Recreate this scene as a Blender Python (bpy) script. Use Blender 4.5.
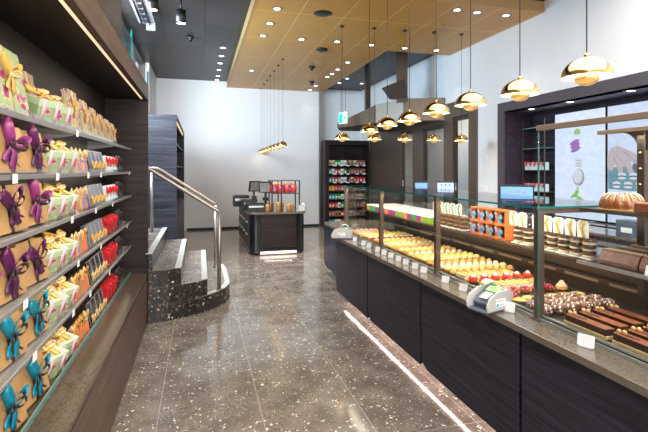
import bpy, math, random
from mathutils import Vector, Matrix
random.seed(7)
PI = math.pi
S = bpy.context.scene
COL = S.collection
for o in list(bpy.data.objects):
    bpy.data.objects.remove(o)

# ------------------------------------------------------------------ camera
cd = bpy.data.cameras.new('camera')
cam = bpy.data.objects.new('camera', cd)
COL.objects.link(cam)
cd.sensor_width = 36.0
cd.lens = 25.0
cd.shift_y = -46.0 / 648.0
cam.location = (0, 0, 1.5)
cam.rotation_euler = (PI / 2, 0, -math.atan(124 / 450))
cd.clip_start = 0.02
S.camera = cam

# ------------------------------------------------------------------ world and exposure
S.view_settings.view_transform = 'Standard'
S.view_settings.look = 'None'
S.view_settings.gamma = 1
S.view_settings.use_curve_mapping = False
S.view_settings.exposure = 0.52
w = bpy.data.worlds.new('world')
S.world = w
w.use_nodes = True
w.node_tree.nodes['Background'].inputs[0].default_value = (0.84, 0.91, 1.0, 1)
w.node_tree.nodes['Background'].inputs[1].default_value = 0.8
S.cycles.max_bounces = 8
S.cycles.transparent_max_bounces = 24
S.cycles.sample_clamp_indirect = 6.0
S.cycles.caustics_reflective = False
S.cycles.caustics_refractive = False


def area(name, loc, target, sx, sy, power, color=(1, 1, 1), spread=PI):
    l = bpy.data.lights.new(name, 'AREA')
    l.shape = 'RECTANGLE'
    l.size = sx
    l.size_y = sy
    l.energy = power
    l.color = color
    l.spread = spread
    o = bpy.data.objects.new(name, l)
    o.location = loc
    d = Vector(target) - Vector(loc)
    o.rotation_euler = d.to_track_quat('-Z', 'Y').to_euler()
    COL.objects.link(o)
    return o


def strip(name, x, y0, y1, z, wid, power, color, tilt=0.0):
    """long thin light running along Y, shining down, tilted towards +X by tilt"""
    l = bpy.data.lights.new(name, 'AREA')
    l.shape = 'RECTANGLE'
    l.size = wid
    l.size_y = y1 - y0
    l.energy = power
    l.color = color
    o = bpy.data.objects.new(name, l)
    o.location = (x, (y0 + y1) / 2, z)
    o.rotation_euler = (0, -tilt, 0)
    COL.objects.link(o)
    return o


# daylight through the shop windows behind the camera and the entrance glazing on the left
area('daylight_shopfront', (1.6, -2.7, 2.0), (2.4, 6, 1.9), 5.0, 2.8, 150, (0.98, 0.98, 1.0))
area('daylight_entrance', (-1.9, 6.6, 2.9), (2.2, 11.5, 1.9), 3.0, 1.3, 400, (0.93, 0.96, 1.0))
# high daylight from the top of the left glazing, raking the back wall past the tall cabinet
area('daylight_high_window', (-0.99, 8.6, 3.3), (1.8, 11.7, 1.2), 0.4, 0.3, 20, (0.90, 0.95, 1.0))
# ceiling wash (one wide light added out of view above the camera)
area('ceiling_fill', (1.8, 1.2, 3.66), (1.8, 1.2, 0), 4.6, 4.8, 230, (1.0, 0.94, 0.87))

# ------------------------------------------------------------------ materials
def newmat(name):
    m = bpy.data.materials.new(name)
    m.use_nodes = True
    nt = m.node_tree
    return m, nt, nt.nodes['Principled BSDF']


def mat(name, col, rough=0.5, metal=0.0, spec=0.5, emit=None, es=0.0, coat=0.0, var=0.0, vscale=8.0, bump=0.0, bscale=60, sheen=0.0):
    m, nt, b = newmat(name)
    b.inputs['Base Color'].default_value = (*col, 1)
    b.inputs['Roughness'].default_value = rough
    b.inputs['Metallic'].default_value = metal
    b.inputs['Specular IOR Level'].default_value = spec
    b.inputs['Coat Weight'].default_value = coat
    b.inputs['Coat Roughness'].default_value = 0.08
    if emit:
        b.inputs['Emission Color'].default_value = (*emit, 1)
        b.inputs['Emission Strength'].default_value = es
    N = nt.nodes
    L = nt.links
    if var or bump:
        tc = N.new('ShaderNodeTexCoord')
    if var:
        n = N.new('ShaderNodeTexNoise')
        n.inputs['Scale'].default_value = vscale
        n.inputs['Detail'].default_value = 4
        L.new(tc.outputs['Object'], n.inputs['Vector'])
        r = N.new('ShaderNodeValToRGB')
        r.color_ramp.elements[0].position = 0.3
        r.color_ramp.elements[1].position = 0.7
        r.color_ramp.elements[0].color = (*[c * (1 - var) for c in col], 1)
        r.color_ramp.elements[1].color = (*[min(1, c * (1 + var)) for c in col], 1)
        L.new(n.outputs['Fac'], r.inputs[0])
        L.new(r.outputs[0], b.inputs['Base Color'])
    if bump:
        n = N.new('ShaderNodeTexNoise')
        n.inputs['Scale'].default_value = bscale
        L.new(tc.outputs['Object'], n.inputs['Vector'])
        bp = N.new('ShaderNodeBump')
        bp.inputs['Strength'].default_value = bump
        bp.inputs['Distance'].default_value = 0.004
        L.new(n.outputs['Fac'], bp.inputs['Height'])
        L.new(bp.outputs[0], b.inputs['Normal'])
    return m


def mixcol(nt, fac, a, b):
    n = nt.nodes.new('ShaderNodeMix')
    n.data_type = 'RGBA'
    for sock, v in ((n.inputs[0], fac), (n.inputs[6], a), (n.inputs[7], b)):
        if hasattr(v, 'node'):
            nt.links.new(v, sock)
        elif isinstance(v, (int, float)):
            sock.default_value = v
        else:
            sock.default_value = (*v, 1)
    return n.outputs[2]


def math_(nt, op, a, b=None):
    n = nt.nodes.new('ShaderNodeMath')
    n.operation = op
    for sock, v in ((n.inputs[0], a), (n.inputs[1], b)):
        if v is None:
            continue
        if hasattr(v, 'node'):
            nt.links.new(v, sock)
        else:
            sock.default_value = v
    return n.outputs[0]


def terrazzo(name, base, base2, chip, rough, joints=True, chip_amt=0.5, scale=26, spec=0.5):
    m, nt, b = newmat(name)
    N, L = nt.nodes, nt.links
    tc = N.new('ShaderNodeTexCoord')
    P = tc.outputs['Object']
    n = N.new('ShaderNodeTexNoise')
    n.inputs['Scale'].default_value = 4.5
    n.inputs['Detail'].default_value = 6
    L.new(P, n.inputs['Vector'])
    r = N.new('ShaderNodeValToRGB')
    r.color_ramp.elements[0].position = 0.28
    r.color_ramp.elements[1].position = 0.75
    r.color_ramp.elements[0].color = (*base, 1)
    r.color_ramp.elements[1].color = (*base2, 1)
    L.new(n.outputs['Fac'], r.inputs[0])
    c = r.outputs[0]
    dist = N.new('ShaderNodeTexNoise')
    dist.inputs['Scale'].default_value = 30
    L.new(P, dist.inputs['Vector'])
    add = N.new('ShaderNodeVectorMath')
    add.operation = 'MULTIPLY_ADD'
    L.new(dist.outputs['Color'], add.inputs[0])
    add.inputs[1].default_value = (0.045, 0.045, 0.045)
    L.new(P, add.inputs[2])
    for sc, th, rr, cc in ((scale, 0.72 - 0.2 * chip_amt, 0.40, chip), (scale * 2.3, 0.62, 0.36, [k * 0.75 for k in chip]),
                           (scale * 1.6, 0.55, 0.5, (0.11, 0.085, 0.065))):
        v = N.new('ShaderNodeTexVoronoi')
        v.inputs['Scale'].default_value = sc
        L.new(add.outputs[0], v.inputs['Vector'])
        sp = N.new('ShaderNodeSeparateColor')
        L.new(v.outputs['Color'], sp.inputs[0])
        a1 = math_(nt, 'GREATER_THAN', sp.outputs[0], th)
        rad = math_(nt, 'MULTIPLY', sp.outputs[1], rr)
        a2 = math_(nt, 'LESS_THAN', v.outputs['Distance'], rad)
        f = math_(nt, 'MULTIPLY', a1, a2)
        c = mixcol(nt, f, c, cc)
    if joints:
        mp = N.new('ShaderNodeMapping')
        mp.inputs['Location'].default_value = (0.244, 0.1, 0)
        L.new(P, mp.inputs['Vector'])
        br = N.new('ShaderNodeTexBrick')
        br.offset = 0
        br.inputs['Scale'].default_value = 1
        br.inputs['Brick Width'].default_value = 0.61
        br.inputs['Row Height'].default_value = 1.22
        br.inputs['Mortar Size'].default_value = 0.003
        br.inputs['Color1'].default_value = (1, 1, 1, 1)
        br.inputs['Color2'].default_value = (0.80, 0.80, 0.80, 1)
        br.inputs['Mortar'].default_value = (0, 0, 0, 1)
        L.new(mp.outputs[0], br.inputs['Vector'])
        c2 = N.new('ShaderNodeMix')
        c2.data_type = 'RGBA'
        c2.blend_type = 'MULTIPLY'
        c2.inputs[0].default_value = 0.6
        L.new(c, c2.inputs[6])
        L.new(br.outputs['Color'], c2.inputs[7])
        c = mixcol(nt, br.outputs['Fac'], c2.outputs[2], (0.33, 0.29, 0.25))
    L.new(c, b.inputs['Base Color'])
    n3 = N.new('ShaderNodeTexNoise')
    n3.inputs['Scale'].default_value = 7
    L.new(P, n3.inputs['Vector'])
    rm = N.new('ShaderNodeMapRange')
    rm.inputs['To Min'].default_value = rough * 0.6
    rm.inputs['To Max'].default_value = rough * 1.4
    L.new(n3.outputs['Fac'], rm.inputs[0])
    L.new(rm.outputs[0], b.inputs['Roughness'])
    b.inputs['Specular IOR Level'].default_value = spec
    return m


def wood(name, c1, c2, scale=(30, 2.0, 30), rough=0.45, contrast=(0.35, 0.65)):
    m, nt, b = newmat(name)
    N, L = nt.nodes, nt.links
    tc = N.new('ShaderNodeTexCoord')
    mp = N.new('ShaderNodeMapping')
    mp.inputs['Scale'].default_value = scale
    L.new(tc.outputs['Object'], mp.inputs['Vector'])
    n = N.new('ShaderNodeTexNoise')
    n.inputs['Scale'].default_value = 1.0
    n.inputs['Detail'].default_value = 8
    n.inputs['Roughness'].default_value = 0.65
    n.inputs['Distortion'].default_value = 0.5
    L.new(mp.outputs[0], n.inputs['Vector'])
    r = N.new('ShaderNodeValToRGB')
    r.color_ramp.elements[0].position = contrast[0]
    r.color_ramp.elements[1].position = contrast[1]
    r.color_ramp.elements[0].color = (*c1, 1)
    r.color_ramp.elements[1].color = (*c2, 1)
    L.new(n.outputs['Fac'], r.inputs[0])
    L.new(r.outputs[0], b.inputs['Base Color'])
    b.inputs['Roughness'].default_value = rough
    b.inputs['Specular IOR Level'].default_value = 0.25
    bp = N.new('ShaderNodeBump')
    bp.inputs['Strength'].default_value = 0.25
    bp.inputs['Distance'].default_value = 0.002
    L.new(n.outputs['Fac'], bp.inputs['Height'])
    L.new(bp.outputs[0], b.inputs['Normal'])
    return m


def floral(name, base, a, c_):
    m, nt, b = newmat(name)
    N, L = nt.nodes, nt.links
    tc = N.new('ShaderNodeTexCoord')
    P = tc.outputs['Object']
    v = N.new('ShaderNodeTexVoronoi')
    v.inputs['Scale'].default_value = 19
    L.new(P, v.inputs['Vector'])
    sub = N.new('ShaderNodeTexNoise')
    sub.inputs['Scale'].default_value = 45
    L.new(P, sub.inputs['Vector'])
    d = math_(nt, 'ADD', v.outputs['Distance'], math_(nt, 'MULTIPLY', math_(nt, 'SUBTRACT', sub.outputs['Fac'], 0.5), 1.1))
    r = N.new('ShaderNodeValToRGB')
    e = r.color_ramp.elements
    e[0].position = 0.0
    e[0].color = (*c_, 1)
    e[1].position = 0.22
    e[1].color = (*a, 1)
    x = e.new(0.36)
    x.color = (*a, 1)
    x = e.new(0.40)
    x.color = (0.72, 0.62, 0.32, 1)
    x = e.new(0.50)
    x.color = (*base, 1)
    L.new(d, r.inputs[0])
    L.new(r.outputs[0], b.inputs['Base Color'])
    b.inputs['Roughness'].default_value = 0.45
    return m


def glassmat(name, tint=(0.97, 0.99, 0.985), ior=1.45):
    m = bpy.data.materials.new(name)
    m.use_nodes = True
    nt = m.node_tree
    nt.nodes.clear()
    out = nt.nodes.new('ShaderNodeOutputMaterial')
    t = nt.nodes.new('ShaderNodeBsdfTransparent')
    t.inputs[0].default_value = (*tint, 1)
    g = nt.nodes.new('ShaderNodeBsdfGlossy')
    g.inputs['Roughness'].default_value = 0.0
    lw = nt.nodes.new('ShaderNodeLayerWeight')
    lw.inputs[0].default_value = 0.5
    f0 = 0.6 * ((ior - 1) / (ior + 1)) ** 2
    pw = math_(nt, 'POWER', lw.outputs['Facing'], 5.0)
    fac = math_(nt, 'ADD', math_(nt, 'MULTIPLY', pw, 1 - f0), f0)
    mx = nt.nodes.new('ShaderNodeMixShader')
    nt.links.new(fac, mx.inputs[0])
    nt.links.new(t.outputs[0], mx.inputs[1])
    nt.links.new(g.outputs[0], mx.inputs[2])
    nt.links.new(mx.outputs[0], out.inputs[0])
    return m


def perforated(name):
    m, nt, b = newmat(name)
    N, L = nt.nodes, nt.links
    tc = N.new('ShaderNodeTexCoord')
    P = tc.outputs['Object']
    sc = N.new('ShaderNodeVectorMath')
    sc.operation = 'MULTIPLY'
    sc.inputs[1].default_value = (38, 38, 0)
    rot = N.new('ShaderNodeMapping')
    rot.inputs['Rotation'].default_value = (0, 0, PI / 4)
    L.new(P, rot.inputs['Vector'])
    L.new(rot.outputs[0], sc.inputs[0])
    fr = N.new('ShaderNodeVectorMath')
    fr.operation = 'FRACTION'
    L.new(sc.outputs[0], fr.inputs[0])
    ds = N.new('ShaderNodeVectorMath')
    ds.operation = 'DISTANCE'
    ds.inputs[1].default_value = (0.5, 0.5, 0)
    L.new(fr.outputs[0], ds.inputs[0])
    hole = math_(nt, 'LESS_THAN', ds.outputs['Value'], 0.27)
    n = N.new('ShaderNodeTexNoise')
    n.inputs['Scale'].default_value = 1.4
    L.new(P, n.inputs['Vector'])
    base = mixcol(nt, n.outputs['Fac'], (0.66, 0.32, 0.055), (0.76, 0.40, 0.08))
    c = mixcol(nt, hole, base, (0.14, 0.06, 0.010))
    mp = N.new('ShaderNodeMapping')
    mp.inputs['Location'].default_value = (-0.05, 0.28, 0)
    L.new(P, mp.inputs['Vector'])
    br = N.new('ShaderNodeTexBrick')
    br.offset = 0
    br.inputs['Scale'].default_value = 1
    br.inputs['Brick Width'].default_value = 0.62
    br.inputs['Row Height'].default_value = 1.24
    br.inputs['Mortar Size'].default_value = 0.005
    L.new(mp.outputs[0], br.inputs['Vector'])
    c = mixcol(nt, br.outputs['Fac'], c, (0.90, 0.66, 0.30))
    L.new(c, b.inputs['Base Color'])
    b.inputs['Roughness'].default_value = 0.42
    b.inputs['Metallic'].default_value = 0.0
    return m


def blacktiles(name):
    m, nt, b = newmat(name)
    N, L = nt.nodes, nt.links
    tc = N.new('ShaderNodeTexCoord')
    P = tc.outputs['Object']
    mp = N.new('ShaderNodeMapping')
    mp.inputs['Location'].default_value = (0.55, 0.2, 0)
    L.new(P, mp.inputs['Vector'])
    br = N.new('ShaderNodeTexBrick')
    br.offset = 0
    br.inputs['Scale'].default_value = 1
    br.inputs['Brick Width'].default_value = 0.62
    br.inputs['Row Height'].default_value = 1.24
    br.inputs['Mortar Size'].default_value = 0.006
    br.inputs['Color1'].default_value = (0.014, 0.011, 0.011, 1)
    br.inputs['Color2'].default_value = (0.042, 0.034, 0.032, 1)
    br.inputs['Mortar'].default_value = (0.0, 0.0, 0.0, 1)
    L.new(mp.outputs[0], br.inputs['Vector'])
    L.new(br.outputs['Color'], b.inputs['Base Color'])
    b.inputs['Roughness'].default_value = 0.34
    b.inputs['Specular IOR Level'].default_value = 0.12
    return m


M = {}
M['floor'] = terrazzo('floor_terrazzo', (0.115, 0.095, 0.078), (0.27, 0.232, 0.195), (0.78, 0.72, 0.62), 0.12, scale=42, spec=0.7)
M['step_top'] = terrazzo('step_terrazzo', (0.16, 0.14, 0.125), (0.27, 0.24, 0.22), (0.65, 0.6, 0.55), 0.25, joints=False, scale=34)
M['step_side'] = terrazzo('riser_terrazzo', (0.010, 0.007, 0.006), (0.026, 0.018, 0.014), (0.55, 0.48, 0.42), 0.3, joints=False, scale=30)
M['nosing'] = mat('nosing_stone', (0.50, 0.50, 0.50), 0.5, var=0.1, vscale=90)
M['white_wall'] = mat('white_plaster', (0.80, 0.79, 0.80), 0.75)
M['facade_grey'] = mat('pale_facade', (0.8, 0.8, 0.8), 0.8)
M['facade_window'] = mat('facade_window', (0.22, 0.30, 0.34), 0.1)
M['lilac_lit'] = mat('laminate_lit_lilac', (0.30, 0.27, 0.38), 0.25)  # lavender light of the screens on the niche ceiling, put into its colour
M['soffit'] = mat('soffit_board', (0.20, 0.20, 0.215), 0.6)
M['white_ceiling'] = mat('white_ceiling', (0.8, 0.8, 0.8), 0.8)
M['gold_ceiling'] = perforated('gold_perforated_panels')
M['gold_edge'] = mat('gold_panel_edge', (0.40, 0.25, 0.10), 0.5)
M['black_ceiling'] = blacktiles('black_metal_tiles')
M['brown_wood'] = wood('brown_oak_veneer', (0.070, 0.043, 0.030), (0.135, 0.085, 0.060))
M['dark_wood'] = wood('dark_oak_veneer', (0.010, 0.006, 0.006), (0.026, 0.017, 0.014))
M['navy_wood'] = wood('blue_black_oak_veneer', (0.006, 0.007, 0.013), (0.056, 0.052, 0.078), scale=(26, 1.6, 40), rough=0.36, contrast=(0.3, 0.75))
M['plum_wood'] = wood('plum_black_veneer', (0.018, 0.013, 0.022), (0.048, 0.034, 0.048), scale=(20, 1.6, 34), rough=0.4)
M['dark_wood_x'] = wood('dark_oak_cross', (0.012, 0.007, 0.007), (0.036, 0.024, 0.021), scale=(1.8, 30, 34))
M['navy_wood_x'] = wood('blue_black_oak_cross', (0.008, 0.009, 0.015), (0.045, 0.045, 0.062), scale=(1.8, 30, 34))
M['plum_frame'] = mat('plum_grey_frame', (0.075, 0.058, 0.070), 0.5, var=0.12, vscale=40)
M['ledge'] = mat('brown_granite', (0.075, 0.054, 0.034), 0.22, var=0.45, vscale=160)
M['granite'] = mat('dark_granite', (0.15, 0.125, 0.100), 0.16, var=0.45, vscale=220, coat=0.3)
M['black'] = mat('black_plastic', (0.012, 0.012, 0.013), 0.4)
M['black_gloss'] = mat('black_gloss', (0.012, 0.012, 0.014), 0.12)
M['steel'] = mat('brushed_steel', (0.62, 0.62, 0.62), 0.28, metal=1.0)
M['rail_steel'] = mat('handrail_steel', (0.34, 0.30, 0.26), 0.42, metal=1.0)
M['tray'] = mat('dark_tray', (0.10, 0.095, 0.09), 0.3, metal=0.8)
M['alu'] = mat('price_rail_metal', (0.55, 0.54, 0.53), 0.35, metal=0.7)
M['bronze'] = mat('bronze_metal', (0.15, 0.11, 0.082), 0.38, metal=0.65, var=0.08, vscale=3)
M['bronze_dark'] = mat('dark_bronze', (0.07, 0.052, 0.042), 0.4, metal=0.5)
M['rail_bronze'] = mat('light_bronze', (0.30, 0.22, 0.16), 0.45, metal=0.4)
M['hood'] = mat('hood_bronze', (0.15, 0.115, 0.09), 0.42, metal=0.7)
M['brass'] = mat('polished_brass', (0.70, 0.47, 0.19), 0.12, metal=1.0)
M['brass_bright'] = mat('inner_brass', (0.95, 0.62, 0.25), 0.22, metal=1.0, emit=(1.0, 0.55, 0.18), es=0.35)  # emission adds the bulb's warm light to the brass bowl
M['shade_inside'] = mat('shade_inside', (0.92, 0.88, 0.80), 0.6, emit=(1.0, 0.86, 0.62), es=0.9)  # bulb light on the lining is put in as emission
M['cord'] = mat('black_cord', (0.02, 0.02, 0.02), 0.6)
M['glass'] = glassmat('clear_glass')
M['glass_blue'] = glassmat('facade_glass', (0.80, 0.90, 0.95))
M['glass_edge'] = mat('green_glass_edge', (0.01, 0.15, 0.13), 0.1, emit=None)
M['glass_edge_pale'] = mat('pale_glass_edge', (0.12, 0.24, 0.21), 0.1)
M['lamp'] = mat('lamp_white', (1, 1, 1), 0.5, emit=(1.0, 0.97, 0.92), es=6.0)
M['led'] = mat('led_warm', (1, 0.9, 0.75), 0.5, emit=(1.0, 0.74, 0.46), es=0.6)
M['led_pink'] = mat('led_pink', (1, 0.9, 0.85), 0.5, emit=(1.0, 0.72, 0.66), es=0.7)
M['lamp_ring'] = mat('lamp_ring', (0.30, 0.27, 0.24), 0.35, metal=0.6)
M['kraft'] = mat('kraft_board', (0.40, 0.225, 0.085), 0.6, var=0.15, vscale=7)
M['kraft_side'] = mat('kraft_board_side', (0.30, 0.15, 0.05), 0.6)
M['purple'] = mat('purple_satin', (0.085, 0.010, 0.065), 0.35, sheen=0.4)
M['purple_lt'] = mat('magenta_satin', (0.22, 0.025, 0.14), 0.35)
M['turq'] = mat('turquoise_satin', (0.005, 0.20, 0.29), 0.35)
M['brown_rib'] = mat('dark_brown_ribbon', (0.030, 0.016, 0.014), 0.4)
M['gold_rib'] = mat('gold_satin', (0.72, 0.43, 0.10), 0.33)
M['cream_rib'] = mat('cream_satin', (0.78, 0.58, 0.30), 0.4)
M['red_rib'] = mat('red_satin', (0.72, 0.02, 0.03), 0.35)
M['floral'] = floral('green_floral_paper', (0.32, 0.43, 0.20), (0.42, 0.06, 0.20), (0.20, 0.01, 0.10))
M['floral_p'] = floral('purple_floral_paper', (0.42, 0.34, 0.17), (0.28, 0.05, 0.18), (0.10, 0.01, 0.07))
M['pale_green'] = mat('pale_green_board', (0.50, 0.62, 0.36), 0.45)
M['cream_board'] = mat('cream_board', (0.85, 0.80, 0.62), 0.45)
M['pink_board'] = mat('pink_stripe_board', (0.75, 0.45, 0.50), 0.5)
M['mauve'] = mat('mauve_board', (0.36, 0.18, 0.32), 0.5)
M['orange_board'] = mat('coral_board', (0.75, 0.17, 0.06), 0.45)
M['gold_bag'] = mat('golden_kraft_bag', (0.58, 0.36, 0.13), 0.5)
M['navy_board'] = mat('navy_box', (0.045, 0.065, 0.14), 0.3)
M['slate_board'] = mat('slate_box', (0.16, 0.17, 0.22), 0.3)
M['black_board'] = mat('charcoal_box', (0.022, 0.020, 0.024), 0.25)
M['red_board'] = mat('red_box', (0.58, 0.02, 0.02), 0.3)
M['cyan_board'] = mat('pale_cyan_box', (0.55, 0.78, 0.80), 0.4)
M['white'] = mat('white_card', (0.88, 0.88, 0.86), 0.5)
M['grey_ink'] = mat('grey_ink', (0.55, 0.55, 0.56), 0.6)
M['terminal'] = mat('grey_terminal_plastic', (0.52, 0.50, 0.48), 0.4)
M['terminal_dk'] = mat('terminal_dark', (0.10, 0.12, 0.16), 0.35)
M['blue_ink'] = mat('blue_ink', (0.03, 0.35, 0.60), 0.5)
M['screen_blue'] = mat('screen_blue', (0.1, 0.2, 0.4), 0.3, emit=(0.16, 0.36, 0.80), es=0.9)
M['screen_pale'] = mat('screen_pale', (0.1, 0.2, 0.4), 0.3, emit=(0.55, 0.66, 0.95), es=0.9)
M['screen_green'] = mat('screen_green', (0.1, 0.3, 0.1), 0.3, emit=(0.45, 0.85, 0.25), es=0.8)
M['screen_red'] = mat('screen_red', (0.3, 0.05, 0.05), 0.3, emit=(0.75, 0.18, 0.15), es=0.8)
M['screen_navy'] = mat('screen_navy', (0.02, 0.03, 0.1), 0.3, emit=(0.05, 0.09, 0.28), es=0.8)
M['poster_bg'] = None


def screen_picture(name, c1, c2, es=1.0):
    m, nt, b = newmat(name)
    N, L = nt.nodes, nt.links
    tc = N.new('ShaderNodeTexCoord')
    mp = N.new('ShaderNodeMapping')
    mp.inputs['Scale'].default_value = (1, 4.0, 9.0)
    L.new(tc.outputs['Object'], mp.inputs['Vector'])
    n = N.new('ShaderNodeTexNoise')
    n.inputs['Scale'].default_value = 2.2
    n.inputs['Detail'].default_value = 5
    L.new(mp.outputs[0], n.inputs['Vector'])
    c = mixcol(nt, n.outputs['Fac'], c1, c2)
    L.new(c, b.inputs['Emission Color'])
    b.inputs['Emission Strength'].default_value = es
    b.inputs['Base Color'].default_value = (0.05, 0.05, 0.06, 1)
    b.inputs['Roughness'].default_value = 0.3
    return m


del M['poster_bg']
M['poster_bg'] = screen_picture('screen_pale_boards', (0.50, 0.62, 0.92), (0.86, 0.92, 1.0), 0.72)
M['poster_bg2'] = screen_picture('screen_white_linen', (0.42, 0.55, 0.90), (0.84, 0.90, 1.0), 0.66)
for k, c, e in (('p_purple', (0.42, 0.16, 0.62), 0.8), ('p_green', (0.45, 0.72, 0.22), 0.8), ('p_leaf', (0.30, 0.70, 0.12), 0.8), ('p_white', (0.80, 0.85, 0.95), 0.9),
                ('p_grey', (0.42, 0.44, 0.46), 0.8), ('p_skin', (0.66, 0.56, 0.62), 0.85), ('p_dark', (0.10, 0.13, 0.22), 0.8), ('p_teal', (0.16, 0.38, 0.46), 0.8),
                ('p_rose', (0.50, 0.38, 0.48), 0.8)):
    M[k] = mat('screen_' + k[2:] + '_patch', (0.05, 0.05, 0.05), 0.3, emit=c, es=e * 0.62)

# food
M['choc'] = mat('dark_chocolate', (0.045, 0.014, 0.009), 0.3, coat=0.3)
M['choc_top'] = mat('cocoa_top', (0.24, 0.075, 0.030), 0.55, var=0.15, vscale=60)
M['choc_milk'] = mat('milk_chocolate', (0.23, 0.115, 0.085), 0.45, var=0.25, vscale=40)
M['glaze'] = mat('caramel_glaze', (0.27, 0.085, 0.025), 0.18, coat=0.6)
M['wafer'] = mat('nut_base', (0.66, 0.46, 0.22), 0.7, var=0.5, vscale=170, bump=0.8, bscale=260)
M['pastry'] = mat('golden_pastry', (0.60, 0.27, 0.06), 0.6, var=0.2, vscale=60)
M['pastry_lt'] = mat('light_pastry', (0.76, 0.44, 0.13), 0.6, var=0.15, vscale=60)
M['cream'] = mat('vanilla_cream', (0.86, 0.64, 0.28), 0.45)
M['cream_w'] = mat('white_cream', (0.92, 0.88, 0.78), 0.45)
M['lemon'] = mat('lemon_cream', (0.86, 0.68, 0.12), 0.35)
M['lime'] = mat('pistachio_cream', (0.55, 0.62, 0.10), 0.4)
M['apricot'] = mat('apricot_glaze', (0.88, 0.42, 0.08), 0.25, coat=0.4)
M['caramel'] = mat('caramel_cream', (0.62, 0.32, 0.09), 0.35)
M['rasp'] = mat('raspberry_glaze', (0.62, 0.05, 0.05), 0.22, coat=0.5)
M['straw'] = mat('strawberry_red', (0.72, 0.045, 0.02), 0.22, coat=0.5)
M['berry'] = mat('dark_berry', (0.36, 0.012, 0.025), 0.22, coat=0.5)
M['rose'] = mat('rose_cream', (0.72, 0.32, 0.28), 0.4)
M['peach'] = mat('peach_cream', (0.86, 0.50, 0.28), 0.4)
M['hazel'] = mat('hazelnut', (0.62, 0.38, 0.17), 0.5)
M['cookie'] = mat('cookie_brown', (0.36, 0.17, 0.06), 0.7, var=0.4, vscale=70)
M['cookie_d'] = mat('cookie_dark', (0.12, 0.05, 0.025), 0.7, var=0.4, vscale=70)
M['cookie_l'] = mat('cookie_pale', (0.80, 0.66, 0.45), 0.7)
M['box_mag'] = mat('magenta_box', (0.30, 0.03, 0.20), 0.5)
M['box_grn'] = mat('green_box', (0.03, 0.30, 0.06), 0.5)
M['box_lime'] = mat('lime_box', (0.22, 0.38, 0.03), 0.5)
M['box_org'] = mat('orange_box', (0.80, 0.20, 0.03), 0.45)
M['pale_blue'] = mat('pale_blue_satin', (0.25, 0.50, 0.75), 0.35)
M['blue_rib'] = mat('blue_satin', (0.02, 0.25, 0.45), 0.3)
M['clear_bag'] = glassmat('cellophane', (0.96, 0.96, 0.94), 1.6)


def sprinkle_mat():
    m, nt, b = newmat('sprinkled_chocolate')
    N, L = nt.nodes, nt.links
    tc = N.new('ShaderNodeTexCoord')
    v = N.new('ShaderNodeTexVoronoi')
    v.inputs['Scale'].default_value = 85
    L.new(tc.outputs['Object'], v.inputs['Vector'])
    sp = N.new('ShaderNodeSeparateColor')
    L.new(v.outputs['Color'], sp.inputs[0])
    f = math_(nt, 'GREATER_THAN', sp.outputs[0], 0.42)
    f2 = math_(nt, 'LESS_THAN', v.outputs['Distance'], 0.42)
    c = mixcol(nt, math_(nt, 'MULTIPLY', f, f2), (0.17, 0.075, 0.05), (0.90, 0.76, 0.66))
    L.new(c, b.inputs['Base Color'])
    b.inputs['Roughness'].default_value = 0.4
    return m


M['sprinkle'] = sprinkle_mat()

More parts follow.
